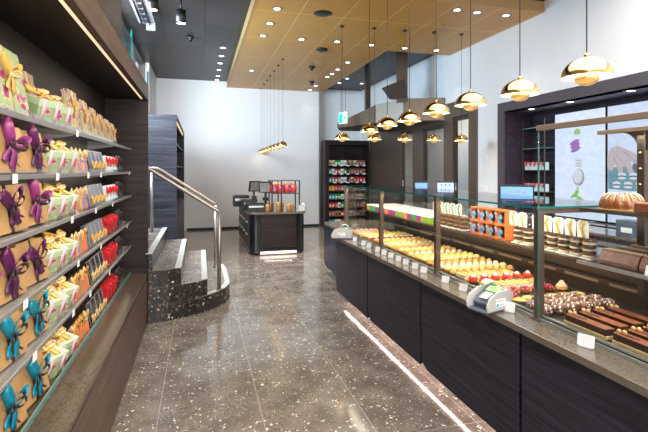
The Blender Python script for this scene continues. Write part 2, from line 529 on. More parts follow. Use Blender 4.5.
# ------------------------------------------------------------------ geometry helpers
class MB:
    def __init__(s):
        s.v = []
        s.f = []
        s.m = []
        s.sm = []

    def face(s, idx, m=0, smooth=False):
        s.f.append(idx)
        s.m.append(m)
        s.sm.append(smooth)

    def box(s, x0, x1, y0, y1, z0, z1, m=0, mx=None):
        n = len(s.v)
        p = [(x0, y0, z0), (x1, y0, z0), (x1, y1, z0), (x0, y1, z0), (x0, y0, z1), (x1, y0, z1), (x1, y1, z1), (x0, y1, z1)]
        s.v += [mx @ Vector(q) if mx else Vector(q) for q in p]
        for f in ((0, 3, 2, 1), (4, 5, 6, 7), (0, 1, 5, 4), (1, 2, 6, 5), (2, 3, 7, 6), (3, 0, 4, 7)):
            s.face([n + i for i in f], m)
        return s

    def hexa(s, pts, m=0):
        n = len(s.v)
        s.v += [Vector(q) for q in pts]
        for f in ((0, 3, 2, 1), (4, 5, 6, 7), (0, 1, 5, 4), (1, 2, 6, 5), (2, 3, 7, 6), (3, 0, 4, 7)):
            s.face([n + i for i in f], m)
        return s

    def lathe(s, prof, seg=24, c=(0, 0, 0), m=0, mx=None, sq=(1, 1), lobes=0, amp=0.0, cap=True):
        n = len(s.v)
        k = len(prof)
        for i in range(seg):
            a = 2 * PI * i / seg
            g = 1 + amp * math.cos(lobes * a) if lobes else 1
            for r, z in prof:
                q = Vector((c[0] + r * g * sq[0] * math.cos(a), c[1] + r * g * sq[1] * math.sin(a), c[2] + z))
                s.v.append(mx @ q if mx else q)
        for i in range(seg):
            j = (i + 1) % seg
            for t in range(k - 1):
                s.face([n + i * k + t, n + j * k + t, n + j * k + t + 1, n + i * k + t + 1], m, True)
        if cap and prof[0][0] > 1e-4:
            s.face([n + i * k for i in range(seg)][::-1], m)
        if cap and prof[-1][0] > 1e-4:
            s.face([n + i * k + k - 1 for i in range(seg)], m)
        return s

    def cyl(s, c, r, z0, z1, seg=20, m=0):
        return s.lathe([(r, z0), (r, z1)], seg, c, m)

    def sph(s, c, r, seg=14, rings=8, m=0, sq=(1, 1, 1), mx=None):
        prof = []
        for i in range(rings + 1):
            a = -PI / 2 + PI * i / rings
            prof.append((max(r * math.cos(a), 1e-5), r * sq[2] * math.sin(a)))
        return s.lathe(prof, seg, c, m, mx, (sq[0], sq[1]))

    def tube(s, pts, r, seg=10, m=0, cap=True):
        pts = [Vector(p) for p in pts]
        n = len(s.v)
        up = Vector((0, 0, 1))
        for i, p in enumerate(pts):
            if i == 0:
                d = pts[1] - p
            elif i == len(pts) - 1:
                d = p - pts[i - 1]
            else:
                d = (pts[i + 1] - p).normalized() + (p - pts[i - 1]).normalized()
            d.normalize()
            a = d.cross(up)
            if a.length < 1e-3:
                a = Vector((1, 0, 0))
            a.normalize()
            b = a.cross(d).normalized()
            for k in range(seg):
                t = 2 * PI * k / seg
                s.v.append(p + a * (r * math.cos(t)) + b * (r * math.sin(t)))
        for i in range(len(pts) - 1):
            for k in range(seg):
                k2 = (k + 1) % seg
                s.face([n + i * seg + k, n + i * seg + k2, n + (i + 1) * seg + k2, n + (i + 1) * seg + k], m, True)
        if cap:
            s.face([n + k for k in range(seg)][::-1], m)
            s.face([n + (len(pts) - 1) * seg + k for k in range(seg)], m)
        return s

    def prism(s, poly, a0, a1, axis='z', m=0):
        """extrude a polygon. axis z: (x,y) poly; axis x: (y,z) poly; axis y: (x,z) poly"""
        n = len(s.v)
        k = len(poly)
        for a in (a0, a1):
            for p, q in poly:
                s.v.append(Vector((p, q, a) if axis == 'z' else ((a, p, q) if axis == 'x' else (p, a, q))))
        s.face([n + i for i in range(k)][::-1], m)
        s.face([n + k + i for i in range(k)], m)
        for i in range(k):
            j = (i + 1) % k
            s.face([n + i, n + j, n + k + j, n + k + i], m)
        return s

    def ribbon(s, pts, wid, m=0, thick=0.0012):
        """flat satin band: pts centre line, wid a vector across it"""
        pts = [Vector(p) for p in pts]
        wid = Vector(wid) / 2
        n = len(s.v)
        for i, p in enumerate(pts):
            d = (pts[min(i + 1, len(pts) - 1)] - pts[max(i - 1, 0)]).normalized()
            nn = d.cross(wid).normalized() * thick
            s.v += [p - wid, p + wid, p + wid + nn, p - wid + nn]
        for i in range(len(pts) - 1):
            a = n + 4 * i
            for q in range(4):
                r = (q + 1) % 4
                s.face([a + q, a + r, a + 4 + r, a + 4 + q], m, True)
        s.face([n, n + 3, n + 2, n + 1], m)
        e = n + 4 * (len(pts) - 1)
        s.face([e, e + 1, e + 2, e + 3], m)
        return s

    def build(s, name, mats, parent=None, bevel=0.0, loc=None):
        me = bpy.data.meshes.new(name)
        me.from_pydata([tuple(v) for v in s.v], [], s.f)
        if not isinstance(mats, (list, tuple)):
            mats = [mats]
        for k in mats:
            me.materials.append(M[k])
        me.polygons.foreach_set('material_index', s.m)
        me.polygons.foreach_set('use_smooth', s.sm)
        me.update()
        import bmesh
        bm = bmesh.new()
        bm.from_mesh(me)
        bmesh.ops.recalc_face_normals(bm, faces=bm.faces)
        bm.to_mesh(me)
        bm.free()
        o = bpy.data.objects.new(name, me)
        COL.objects.link(o)
        if parent:
            o.parent = parent
        if loc:
            o.location = loc
        if bevel:
            b = o.modifiers.new('bevel', 'BEVEL')
            b.width = bevel
            b.segments = 2
            b.limit_method = 'ANGLE'
        return o


def tag(o, label, cat, group=None, kind=None):
    o['label'] = label
    o['category'] = cat
    if group:
        o['group'] = group
    if kind:
        o['kind'] = kind
    return o


def thing(name, label, cat, loc=(0, 0, 0), rz=0.0, group=None, rx=0.0, ry=0.0):
    o = bpy.data.objects.new(name, None)
    o.empty_display_size = 0.05
    COL.objects.link(o)
    o.location = loc
    o.rotation_euler = (rx, ry, rz)
    return tag(o, label, cat, group)


def struct(name, mb, mats, **k):
    o = mb.build(name, mats, **k)
    o['kind'] = 'structure'
    return o


def dup(src, loc, rz=None, label=None, group=None, scale=None):
    r = src.copy()
    COL.objects.link(r)
    r.location = loc
    if rz is not None:
        e = list(src.rotation_euler)
        r.rotation_euler = (e[0], e[1], rz)
    if scale:
        r.scale = scale
    if label:
        r['label'] = label
    if group:
        r['group'] = group
    for ch in list(src.children):
        c = ch.copy()
        COL.objects.link(c)
        c.parent = r
        for g in ch.children:
            d = g.copy()
            COL.objects.link(d)
            d.parent = c
    return r


class Proto:
    """places the first one itself, copies afterwards"""
    def __init__(s, make):
        s.make = make
        s.src = None

    def put(s, loc, rz, label, group, scale=None):
        if s.src is None:
            s.src = s.make()
            o = s.src
            o.location = loc
            o.rotation_euler.z = rz
            o['label'] = label
            if group:
                o['group'] = group
            if scale:
                o.scale = scale
            return o
        return dup(s.src, loc, rz, label, group, scale or (1, 1, 1))


ORD = ['first', 'second', 'third', 'fourth', 'fifth', 'sixth', 'seventh', 'eighth', 'ninth', 'tenth', 'eleventh', 'twelfth',
       'thirteenth', 'fourteenth', 'fifteenth', 'sixteenth', 'seventeenth', 'eighteenth', 'nineteenth', 'twentieth']
for t_ in ORD[:9]:
    ORD.append('twenty-' + t_)
ORD.append('thirtieth')

# ================================================================== structure
XW, YB, ZC, ZG = 4.42, 11.7, 3.75, 3.60
struct('floor', MB().box(-4.0, 7.0, -4, 12.6, -0.1, 0), 'floor')
struct('ceiling', MB().box(-1.24, 7.0, 3.9, 12.6, ZC, ZC + 0.1), 'black_ceiling')
struct('ceiling_front', MB().box(-1.24, 7.0, -4, 3.9, ZC, ZC + 0.1), 'white_ceiling')
# gold panel raft: the aisle part runs to the back wall, the right part stops short of it
g_ = MB()
g_.prism([(0.675, 5.0), (4.419, 5.0), (4.419, 7.35), (3.17, 7.35), (3.17, 11.69), (0.675, 11.69)], ZG, ZG + 0.145)
for i in range(2, len(g_.m)):
    g_.m[i] = 1
struct('ceiling_raft', g_, ['gold_ceiling', 'gold_edge'])
struct('trim_1', MB().box(0.655, 0.675, 5.0, 11.69, ZG - 0.004, ZC), 'gold_edge')

struct('wall_back', MB().box(-1.2, 3.08, YB, YB + 0.15, 0, ZC).box(3.08, 3.13, YB + 0.15, 12.1, 0, ZC)
       .box(3.08, 4.6, 12.1, 12.2, 0, ZC), 'white_wall')
struct('baseboard_back', MB().box(-0.32, 3.08, YB - 0.012, YB, 0, 0.05), 'dark_wood')
# left wall: solid beside the shelving, glazed over the entrance, solid again at the back
struct('wall_left', MB().box(-1.2, -0.93, -4, 4.0, 0, ZC).box(-1.2, -0.93, 4.0, 4.75, 0, 2.335).box(-1.2, -1.03, 10.08, YB, 0, ZC), 'white_wall')
struct('wall_left_bulkhead', MB().box(-0.93, -0.62, -1.0, 4.0, 2.335, ZC), 'bronze_dark')
# front wall behind the camera with two big shop windows
struct('wall_front', MB().box(-4, 7, -4.1, -4, 0, 0.25).box(-4, 7, -4.1, -4, 3.3, ZC).box(-4, -0.9, -4.1, -4, 0.25, 3.3)
       .box(4.3, 7, -4.1, -4, 0.25, 3.3).box(1.6, 1.8, -4.1, -4, 0.25, 3.3), 'white_wall')
# entrance facade
fr = MB()
for y in (4.78, 6.0, 6.95, 8.35, 9.95):
    fr.box(-1.22, -1.10, y - 0.03, y + 0.03, 0.68, ZC)
fr.box(-1.22, -1.10, 4.75, 10.05, 2.28, 2.36).box(-1.22, -1.10, 4.75, 10.05, ZC - 0.08, ZC)
struct('window_1', fr, 'bronze_dark')
struct('window_2', MB().box(-1.17, -1.16, 4.8, 9.95, 0.70, ZC - 0.08), 'glass_blue')
struct('window_3', MB().box(-1.06, -1.045, 4.02, 7.71, 2.4, 3.6), 'glass_blue')
struct('trim_2', MB().box(-1.065, -1.040, 7.71, 7.735, 2.36, ZC).box(-1.065, -1.035, 10.0, 10.04, 2.31, 3.55), 'glass_edge')
ent = MB().box(-0.84, -0.62, 4.0, 6.9, 3.60, 3.66).box(-0.74, -0.62, 6.86, 6.9, 3.50, 3.60)
struct('trim_3', ent, 'soffit')
tr = MB()
for i in range(14):
    tr.box(-0.765, -0.715, 4.1 + i * 0.2, 4.22 + i * 0.2, 3.585, 3.60)
tr.box(-0.80, -0.79, 4.02, 6.85, 3.56, 3.60).box(-0.70, -0.69, 4.02, 6.85, 3.56, 3.60)
struct('trim_4', tr, ['black'])

# building across the street, seen through the entrance glazing
ob = MB().box(-9.5, -9.0, -4, 26, 0, 14)
struct('wall_outside', ob, 'facade_grey')
wi = MB()
for i in range(14):
    for j in range(4):
        wi.box(-9.0, -8.95, -3 + i * 2.1, -1.6 + i * 2.1, 1.0 + j * 3.2, 3.2 + j * 3.2)
struct('window_outside', wi, 'facade_window')
# right wall with doorway band and screen niche
wr = MB()
NY0, NY1, NZ0, NZ1 = 1.2, 5.80, 0.84, 2.376
DY0, DY1, DZ = 6.48, 11.3, 2.72
wr.box(XW, XW + 0.15, -4, NY0, 0, ZC)
wr.box(XW, XW + 0.15, NY0, NY1, 0, 0.84).box(XW, XW + 0.15, NY0, NY1, NZ1, ZC)
wr.box(XW, XW + 0.15, NY1, DY0, 0, ZC)
wr.box(XW, XW + 0.15, DY0, DY1, DZ, ZC)
wr.box(XW, XW + 0.15, DY1, 12.1, 0, ZC)
struct('wall_right', wr, 'white_wall')
nf = MB()
nf.box(XW - 0.03, XW + 0.02, NY0, NY1 + 0.135, NZ1, NZ1 + 0.135)
nf.box(XW - 0.03, XW + 0.02, NY1, NY1 + 0.135, 0, NZ1)
struct('trim_5', nf, 'plum_frame')
nb = MB()
nb.box(4.88, 4.95, NY0, NY1, 0, NZ1 + 0.1)
nb.box(XW + 0.0, 4.88, NY1 - 0.012, NY1 + 0.04, 0.0, NZ1)
struct('wall_niche', nb, 'plum_wood')
struct('ceiling_niche', MB().box(XW + 0.02, 4.88, NY0, NY1, NZ1, NZ1 + 0.05), 'lilac_lit')

# bronze door band
df = MB()
def yfor(u, X=XW):
    return (466.8 * X / (u - 200) - 0.2657 * X) / 0.964
ys = [DY0, yfor(470), yfor(454), yfor(445), yfor(424), yfor(414), yfor(402), yfor(375), DY1]
x0, x1 = XW - 0.03, XW + 0.08
for a, b_ in ((0, 1), (2, 3), (4, 5), (6, 8)):
    df.box(x0, x1, ys[a], ys[b_], 0, DZ)
for a, b_, zt in ((1, 2, 2.45), (3, 4, 2.36), (5, 6, 2.36)):
    df.box(x0, x1, ys[a], ys[b_], zt, DZ)
    df.box(x0, x1, ys[a], ys[b_], 0, 0.12)
struct('door_frame', df, 'bronze')
for i, (a, b_, zt) in enumerate(((1, 2, 2.45), (3, 4, 2.36), (5, 6, 2.36))):
    d_ = bpy.data.objects.new('door_%d' % (i + 1), None)
    COL.objects.link(d_)
    d_['kind'] = 'structure'
    d_.location = (XW + 0.03, ys[a], 0.12)
    L_ = ys[b_] - ys[a]
    MB().box(-0.02, 0.02, 0.0, 0.05, 0, zt - 0.12).box(-0.02, 0.02, L_ - 0.05, L_, 0, zt - 0.12).box(-0.02, 0.02, 0.05, L_ - 0.05, zt - 0.19, zt - 0.12) \
        .box(-0.02, 0.02, 0.05, L_ - 0.05, 0, 0.1).build('door_leaf', 'bronze_dark', d_)
    MB().box(-0.005, 0.005, 0.05, L_ - 0.05, 0.1, zt - 0.19).build('door_glass', 'glass', d_)
    MB().tube([(-0.05, L_ - 0.09, 0.85), (-0.05, L_ - 0.09, 1.15)], 0.009).build('door_handle', 'steel', d_)
# the room behind the doors
struct('wall_behind_doors', MB().box(6.1, 6.2, 6.0, 12.1, 0, 3.0).box(XW + 0.15, 6.1, 6.0, 6.05, 0, 3.0).box(XW + 0.15, 6.1, 12.0, 12.1, 0, 3.0)
       .box(XW + 0.15, 6.1, 6.0, 12.1, 2.95, 3.0), 'white_wall')
area('back_room_lamp', (5.4, 8.6, 2.9), (5.4, 8.6, 0), 0.6, 3.0, 26, (1.0, 0.95, 0.86))

# ================================================================== stairs (terrazzo, curved front)
def curve_pts(x_lim):
    """outline of the stair block to the right of x = -1.05, clipped at x_lim"""
    key = [(-1.02, 4.755), (-0.485, 4.755), (-0.485, 4.68), (-0.3, 4.73), (-0.117, 4.81), (0.0, 4.88), (0.10, 4.97), (0.20, 5.08), (0.28, 5.21), (0.325, 5.36), (0.34, 5.5),
           (0.34, 6.25), (0.32, 6.45), (0.27, 6.62), (0.2, 6.75), (-1.02, 6.78)]
    out = []
    n = len(key)
    for i in range(n):
        a, b = key[i], key[(i + 1) % n]
        ina, inb = a[0] <= x_lim, b[0] <= x_lim
        if ina:
            out.append(a)
        if ina != inb:
            t = (x_lim - a[0]) / (b[0] - a[0])
            out.append((x_lim, a[1] + t * (b[1] - a[1])))
    return out
st = bpy.data.objects.new('staircase', None)
COL.objects.link(st)
tag(st, 'four dark speckled terrazzo steps with pale nosings and curved front beside the wall shelving', 'staircase')
xs = [0.36, 0.0757, -0.1845, -0.4516]
for i in range(4):
    z0, z1 = 0.17 * i, 0.17 * (i + 1)
    poly = curve_pts(xs[i])
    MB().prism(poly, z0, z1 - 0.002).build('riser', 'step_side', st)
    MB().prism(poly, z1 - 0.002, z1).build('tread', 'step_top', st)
    if i:
        x = xs[i]
        ya = min(p[1] for p in poly if abs(p[0] - x) < 1e-6)
        yb = max(p[1] for p in poly if abs(p[0] - x) < 1e-6)
        MB().prism([(x - 0.06, ya - 0.005 + 0.0), (x + 0.001, ya), (x + 0.001, yb), (x - 0.06, yb)], z1 - 0.001, z1 + 0.003).build('nosing', 'nosing', st)
    else:
        pts = [(0.0, 4.88), (0.10, 4.97), (0.20, 5.08), (0.28, 5.21), (0.325, 5.36), (0.34, 5.5), (0.34, 6.25), (0.32, 6.45), (0.27, 6.62)]
        inner = [(p[0] - 0.055, p[1] + (0.04 if p[1] < 5.5 else (-0.03 if p[1] > 6.3 else 0))) for p in pts]
        n = MB()
        for k in range(len(pts) - 1):
            n.prism([pts[k], pts[k + 1], inner[k + 1], inner[k]], 0.169, 0.173)
        n.build('nosing', 'nosing', st)
struct('floor_entrance', MB().box(-4.0, -1.03, 4.76, 10.0, 0, 0.68), 'step_top')

def handrail(y, ztop, label, loop):
    t = thing('handrail', label, 'handrail', (0.205, y, 0.173), group='steel handrails of the entrance steps')
    zb = ztop - 0.173
    dz = 1.5 - ztop
    MB().cyl((0, 0, 0), 0.021, 0, zb, 16).build('post', 'rail_steel', t)
    MB().cyl((0, 0, 0), 0.036, 0, 0.008, 20).build('base_plate', 'rail_steel', t)
    zl = 0.68 + 0.0 - 0.173
    top = 1.50 - 0.173
    xl = -0.76
    MB().cyl((xl - 0.06, 0, 0), 0.021, zl, top + 0.02, 16).build('post', 'rail_steel', t)
    pts = [(0.0, 0, zb - 0.01), (-0.012, 0, zb + 0.012), (-0.05, 0, zb + 0.035), (xl + 0.06, 0, top - 0.005), (xl, 0, top + 0.022), (xl - 0.10, 0, top + 0.025), (xl - 0.3, 0, top + 0.025)]
    MB().tube(pts, 0.021, 14).build('rail', 'rail_steel', t)
    return t
handrail(5.12, 1.035, 'brushed steel handrail on the near side of the steps', 0)
handrail(6.34, 1.03, 'brushed steel handrail on the far side of the steps', 1)

# tall dark cabinet behind the stairs
t = thing('tall_cabinet', 'tall dark wood cabinet beyond the entrance steps, open shelf recess in its side', 'cabinet', (-0.325, 6.85, 0))
MB().box(-0.70, 0, 0, 0.03, 0, 2.3).box(-0.70, 0, 3.17, 3.2, 0, 2.3).box(-0.70, 0, 0.03, 3.17, 2.26, 2.3).box(-0.70, -0.5, 0.03, 3.17, 0, 2.26) \
    .box(-0.5, 0, 0.03, 3.17, 0, 0.9).build('body', 'navy_wood_x', t)
for z in (1.2, 1.55, 1.9):
    MB().box(-0.49, -0.03, 0.03, 3.17, z, z + 0.02).build('shelf', 'black', t)
MB().box(-0.04, -0.02, 0.04, 3.16, 2.235, 2.255).build('light_strip', 'led', t)

# ================================================================== ceiling lamps
def uv(u, v, z):
    D = (z - 1.5) * 450 / (170 - v)
    X = (u - 200) * D / 466.8
    return X, (D - 0.2657 * X) / 0.964

def mk_down():
    t = thing('downlight', '', 'ceiling lamp')
    MB().lathe([(0.042, 0.0), (0.075, -0.004), (0.08, -0.001), (0.08, 0.0)], 24).build('ring', 'lamp_ring', t)
    MB().lathe([(0.041, -0.002), (0.001, -0.003)], 20).build('lens', 'lamp', t)
    return t
DP = Proto(mk_down)
def spot_light(x, y, z, power, size=1.35, col=(1.0, 0.91, 0.80)):
    l = bpy.data.lights.new('downlight_beam', 'SPOT')
    l.energy = power
    l.color = col
    l.spot_size = size
    l.spot_blend = 1.0
    l.shadow_soft_size = 0.04
    o = bpy.data.objects.new('downlight_beam', l)
    o.location = (x, y, z - 0.03)
    COL.objects.link(o)
gold_spots = [(277, 8.8, 'gold ceiling downlight nearest the raft\'s left edge'),
              (269.7, 23.6, 'gold ceiling downlight, second along the raft\'s left edge'),
              (263, 35.9, 'gold ceiling downlight, third along the raft\'s left edge'),
              (251.4, 70.6, 'small gold ceiling downlight, fourth along the raft\'s left edge'),
              (301.5, 39.4, 'gold ceiling downlight alone in the middle of the raft'),
              (337, 41.7, 'gold ceiling downlight left of the cut-out, in the cross row of three'),
              (371.6, 45, 'gold ceiling downlight in the middle of the cross row of three'),
              (404.7, 48.2, 'gold ceiling downlight above the dark duct, right in the cross row'),
              (436.4, 50.5, 'gold ceiling downlight close to the raft\'s inner corner by the right wall'),
              (347.8, 62.5, 'gold ceiling downlight just above the raft\'s black cut-out'),
              (337.8, 69.5, 'gold ceiling downlight, second back along the black cut-out'),
              (332, 74, 'gold ceiling downlight, third back along the black cut-out'),
              (327.4, 77, 'gold ceiling downlight, fourth back along the black cut-out'),
              (315.8, 85.7, 'gold ceiling downlight near the back wall, right of the dark sensors'),
              (310, 90, 'gold ceiling downlight last before the back wall'),
              (457, 10, 'gold ceiling downlight on the left of the front three by the raft\'s near edge'),
              (477, 12.5, 'gold ceiling downlight in the middle of the front three by the raft\'s near edge'),
              (506, 15.5, 'gold ceiling downlight on the right of the front three by the raft\'s near edge')]
for u, v, lb in gold_spots:
    x, y = uv(u, v, ZG)
    y = min(y, 11.5)
    DP.put((x, y, ZG), 0, lb, 'downlights in the gold ceiling')
    spot_light(x, y, ZG, (85 if x < 3.6 else 16) if y < 10 else 6)
for k, (u, v) in enumerate([(220.6, 47.7), (219.9, 56), (218.5, 63.2), (216.7, 69.7), (215.5, 75.7), (215, 80.2)]):
    x, y = uv(u, v, ZC)
    DP.put((0.41, min(y, 11.55), ZC), 0, 'recessed downlight left of the gold raft, %s of six from the front' % ORD[k], 'downlights in the black ceiling')
    spot_light(0.41, min(y, 11.5), ZC, 60 if y < 10.2 else 3)
for k, (u, v) in enumerate([(361.7, 83.5), (347, 78.5), (339.4, 83)]):
    x, y = uv(u, v, ZC)
    DP.put((x, min(y, 11.9), ZC), 0, ['recessed downlight in the black ceiling beside the duct', 'recessed downlight in the black ceiling cut-out, nearest the gold edge',
           'recessed downlight in the black ceiling cut-out, beside the back wall'][k], 'downlights in the black ceiling')
    spot_light(x, min(y, 11.5), ZC, 14)
x, y = uv(442.6, 25.5, ZG)
tag(MB().lathe([(0.05, 0), (0.05, -0.004), (0.001, -0.008)], 20, (x, y, ZG)).build('ceiling_sensor', 'gold_edge'), 'small round gold sensor set in the gold ceiling near the right wall', 'sensor')
x, y = uv(322.7, 13.2, ZG)
t = thing('ceiling_speaker', 'large round black speaker grille in the gold ceiling', 'speaker', (x, y, ZG))
MB().lathe([(0.12, 0), (0.12, -0.006), (0.11, -0.012), (0.001, -0.008)], 32).build('grille', 'black', t)
x, y = uv(322, 49, ZG)
t = thing('ceiling_speaker', 'smaller black oval speaker in the gold ceiling, behind the large round one', 'speaker', (x, y, ZG))
MB().lathe([(0.10, 0), (0.10, -0.012), (0.085, -0.035), (0.001, -0.035)], 24).build('grille', 'black', t)
def mk_dome():
    t = thing('dome_camera', '', 'camera')
    MB().lathe([(0.06, 0), (0.06, -0.03), (0.055, -0.035), (0.001, -0.035)], 20).build('base', 'black', t)
    MB().sph((0, 0, -0.045), 0.038, 14, 8).build('dome', 'black_gloss', t)
    return t
DC = Proto(mk_dome)
for u, v, z, lb in ((190.3, 37, ZC, 'black dome camera under the black ceiling'), (311.9, 66.5, ZG, 'black dome camera under the gold ceiling'),
                    (311.9, 81.5, ZG, 'small black dome camera under the gold ceiling closest to the back wall')):
    x, y = uv(u, v, z)
    DC.put((x, min(y, 11.4), z), 0, lb, 'ceiling dome cameras')
def track_spot(u, v, zb, lb):
    D = (zb - 1.5) * 450 / (170 - v)
    X = (u - 200) * D / 466.8
    Y = (D - 0.2657 * X) / 0.964
    t = thing('track_spotlight', lb, 'spotlight', (X, Y, ZC), group='black cylinder spotlights')
    h = ZC - zb
    MB().box(-0.02, 0.02, -0.02, 0.02, -0.015, 0).cyl((0, 0, 0), 0.012, -(h - 0.17), -0.015, 12).build('stem', 'black', t)
    MB().lathe([(0.001, -(h - 0.18)), (0.062, -(h - 0.17)), (0.065, -h), (0.050, -h)], 24, cap=False).build('housing', 'black', t)
    MB().lathe([(0.05, -h + 0.004), (0.001, -h + 0.004)], 20).build('lens', 'lamp', t)
    spot_light(X, Y, zb, 30)
track_spot(181, 23.5, 3.38, 'black cylinder spotlight hanging from the black ceiling before the dome camera')
track_spot(152.8, 10, 3.45, 'small spotlight beside the entrance header board')

# ================================================================== wall shelving on the left
CY0, CY1 = -0.6, 4.75
t = thing('wall_shelving', 'long brown wood gift shelving unit with granite ledge along the left wall', 'shelving', (-0.93, CY0, 0))
LN = CY1 - CY0
MB().box(0, 0.435, 0, LN, 0, 0.462).build('plinth', 'brown_wood', t)
MB().box(0, 0.438, 0, LN, 0.462, 0.472).build('shadow_gap', 'black', t)
MB().box(0.02, 0.438, 0, LN - 0.025, 0.472, 0.49).build('ledge', 'ledge', t, bevel=0.002)
MB().box(0, 0.05, 0, LN - 0.025, 0.49, 2.19).build('back_panel', 'dark_wood', t)
MB().box(0.0, 0.438, LN - 0.025, LN, 0.472, 2.335).build('end_panel', 'dark_wood_x', t)
MB().box(0.0, 0.41, 0, LN - 0.025, 2.19, 2.335).build('canopy', 'dark_wood', t)
MB().box(0.41, 0.438, 0, LN, 2.185, 2.335).build('fascia', 'brown_wood', t)
MB().box(0.380, 0.394, 0.1, LN - 0.1, 2.184, 2.19).build('light_strip', 'led', t)
LZ = [0.49, 0.764, 1.003, 1.255, 1.482, 1.71]
XF = 0.93 - 0.655
for k, z in enumerate(LZ[1:]):
    sh = MB().box(0.055, XF, 0.0, LN - 0.03, z - 0.012, z - 0.002).build('shelf', 'alu' if k < 4 else 'glass', t)
    MB().prism([(XF - 0.004, z - 0.018), (XF + 0.008, z - 0.018), (XF + 0.012, z + 0.000), (XF + 0.004, z + 0.001), (XF - 0.004, z - 0.004)], 0.0, LN - 0.03, 'y').build('price_rail', 'alu', sh)
    MB().box(XF + 0.002, XF + 0.006, 0.0, LN - 0.03, z, z + 0.022).build('glass_lip', 'glass', sh)
    for y in (2.2, 3.4, 4.6):
        MB().prism([(0.055, z - 0.012), (0.055, z - 0.05), (XF - 0.03, z - 0.018), (XF - 0.03, z - 0.012)], y, y + 0.004, 'y').build('bracket', 'alu', sh)
MB().box(XF - 0.0, XF + 0.008, 0.0, LN - 0.03, 0.49, 0.512).build('glass_lip', 'glass_edge_pale', t)
# LED lines under the shelves that light the goods
for z in LZ[1:]:
    strip('shelf_light', -0.655, 1.2, 4.7, z - 0.034, 0.012, 1.15, (1.0, 0.84, 0.62), tilt=-0.75)
strip('canopy_light', -0.543, 1.0, 4.65, 2.182, 0.014, 2.2, (1.0, 0.80, 0.58), tilt=-0.25)

def add_bow(par, c, sc, a, b, nrm, up, name='bow', drop=1.0):
    """satin bow of two loops, knot and tails. nrm points out of the box, up along its face"""
    n = Vector(nrm).normalized()
    u = Vector(up).normalized()
    r = u.cross(n).normalized()
    c = Vector(c)
    mb = MB()
    for k, sgn in enumerate((1, -1)):
        for q, (ss, ww, mm) in enumerate(((1.15, 0.50, 0), (0.85, 0.16, 1))):
            pts = []
            for i in range(11):
                th = 2 * PI * i / 10
                rr = ss * sc * (1 - math.cos(th)) * 0.5
                lift = (0.75 if k else 0.45) if q == 0 else (-0.25 if k else 0.1)
                pts.append(c + r * (sgn * rr * 0.85) + u * (rr * lift + ss * sc * 0.24 * math.sin(th)) + n * (sc * (0.12 + 0.12 * q + 0.25 * math.sin(th / 2))))
            mb.ribbon(pts, n * sc * ww * .7 + u * sc * ww * .7, mm)
    for k, sgn in enumerate((1, -1, 1)):
        dd = drop * (1, 0.85, 0.8)[k]
        sp = (0.30, 0.35, 0.55)[k]
        pts = [c + r * (sgn * sc * sp * q) - u * (sc * dd * q) + n * (sc * (0.12 + 0.10 * math.sin(5 * q + k))) for q in (0, .2, .4, .6, .8, 1.0)]
        mb.ribbon(pts, r * sc * (0.42 if k < 2 else 0.16) + n * 0.02 * sc, 1 if k == 2 else 0)
    mb.sph(c + n * sc * 0.14, sc * 0.17, 10, 6, 1)
    return mb.build(name, [a, b], par)

# --- kinds of goods, every one faces +X (the aisle) with its origin under the middle of its front
def flat_box(body, side, ra, rb, w=0.225, h=0.185, d=0.045, lean=0.2, bs=0.36, slant=0.0):
    t = thing('gift_box', '', 'gift box')
    c, s_ = math.cos(lean), math.sin(lean)
    def P(x, y, z):
        return (x * c - z * s_, y, z * c + x * s_ + d * s_)
    pts = [P(0, -w / 2, 0), P(0, w / 2, 0), P(-d, w / 2, 0), P(-d, -w / 2, 0), P(0, -w / 2, h), P(0, w / 2, h), P(-d, w / 2, h), P(-d, -w / 2, h)]
    MB().hexa(pts).build('box', body, t, bevel=0.002)
    pts = [P(-d * 0.4, -w / 2 - .002, -.001), P(-d * 0.4, w / 2 + .002, -.001), P(-d * .5, w / 2 + .002, -.001), P(-d * .5, -w / 2 - .002, -.001),
           P(-d * 0.4, -w / 2 - .002, h + .001), P(-d * 0.4, w / 2 + .002, h + .001), P(-d * .5, w / 2 + .002, h + .001), P(-d * .5, -w / 2 - .002, h + .001)]
    MB().hexa([Vector(p) + Vector((0, 0, .0012)) for p in pts]).build('lid_seam', side, t)
    nrm = Vector((c, 0, s_))
    up = Vector((-s_, 0, c))
    if slant:
        up = (up + Vector((0, slant, 0))).normalized()
    b = MB()
    b.ribbon([P(0.001, 0, 0.0), P(0.0015, 0, h / 2), P(0.001, 0, h)], (0, 0.022, 0))
    b.build('ribbon_band', rb, t)
    add_bow(t, P(0.004, 0.0, h * 0.56), h * bs, ra, rb, nrm, up, drop=1.15)
    return t

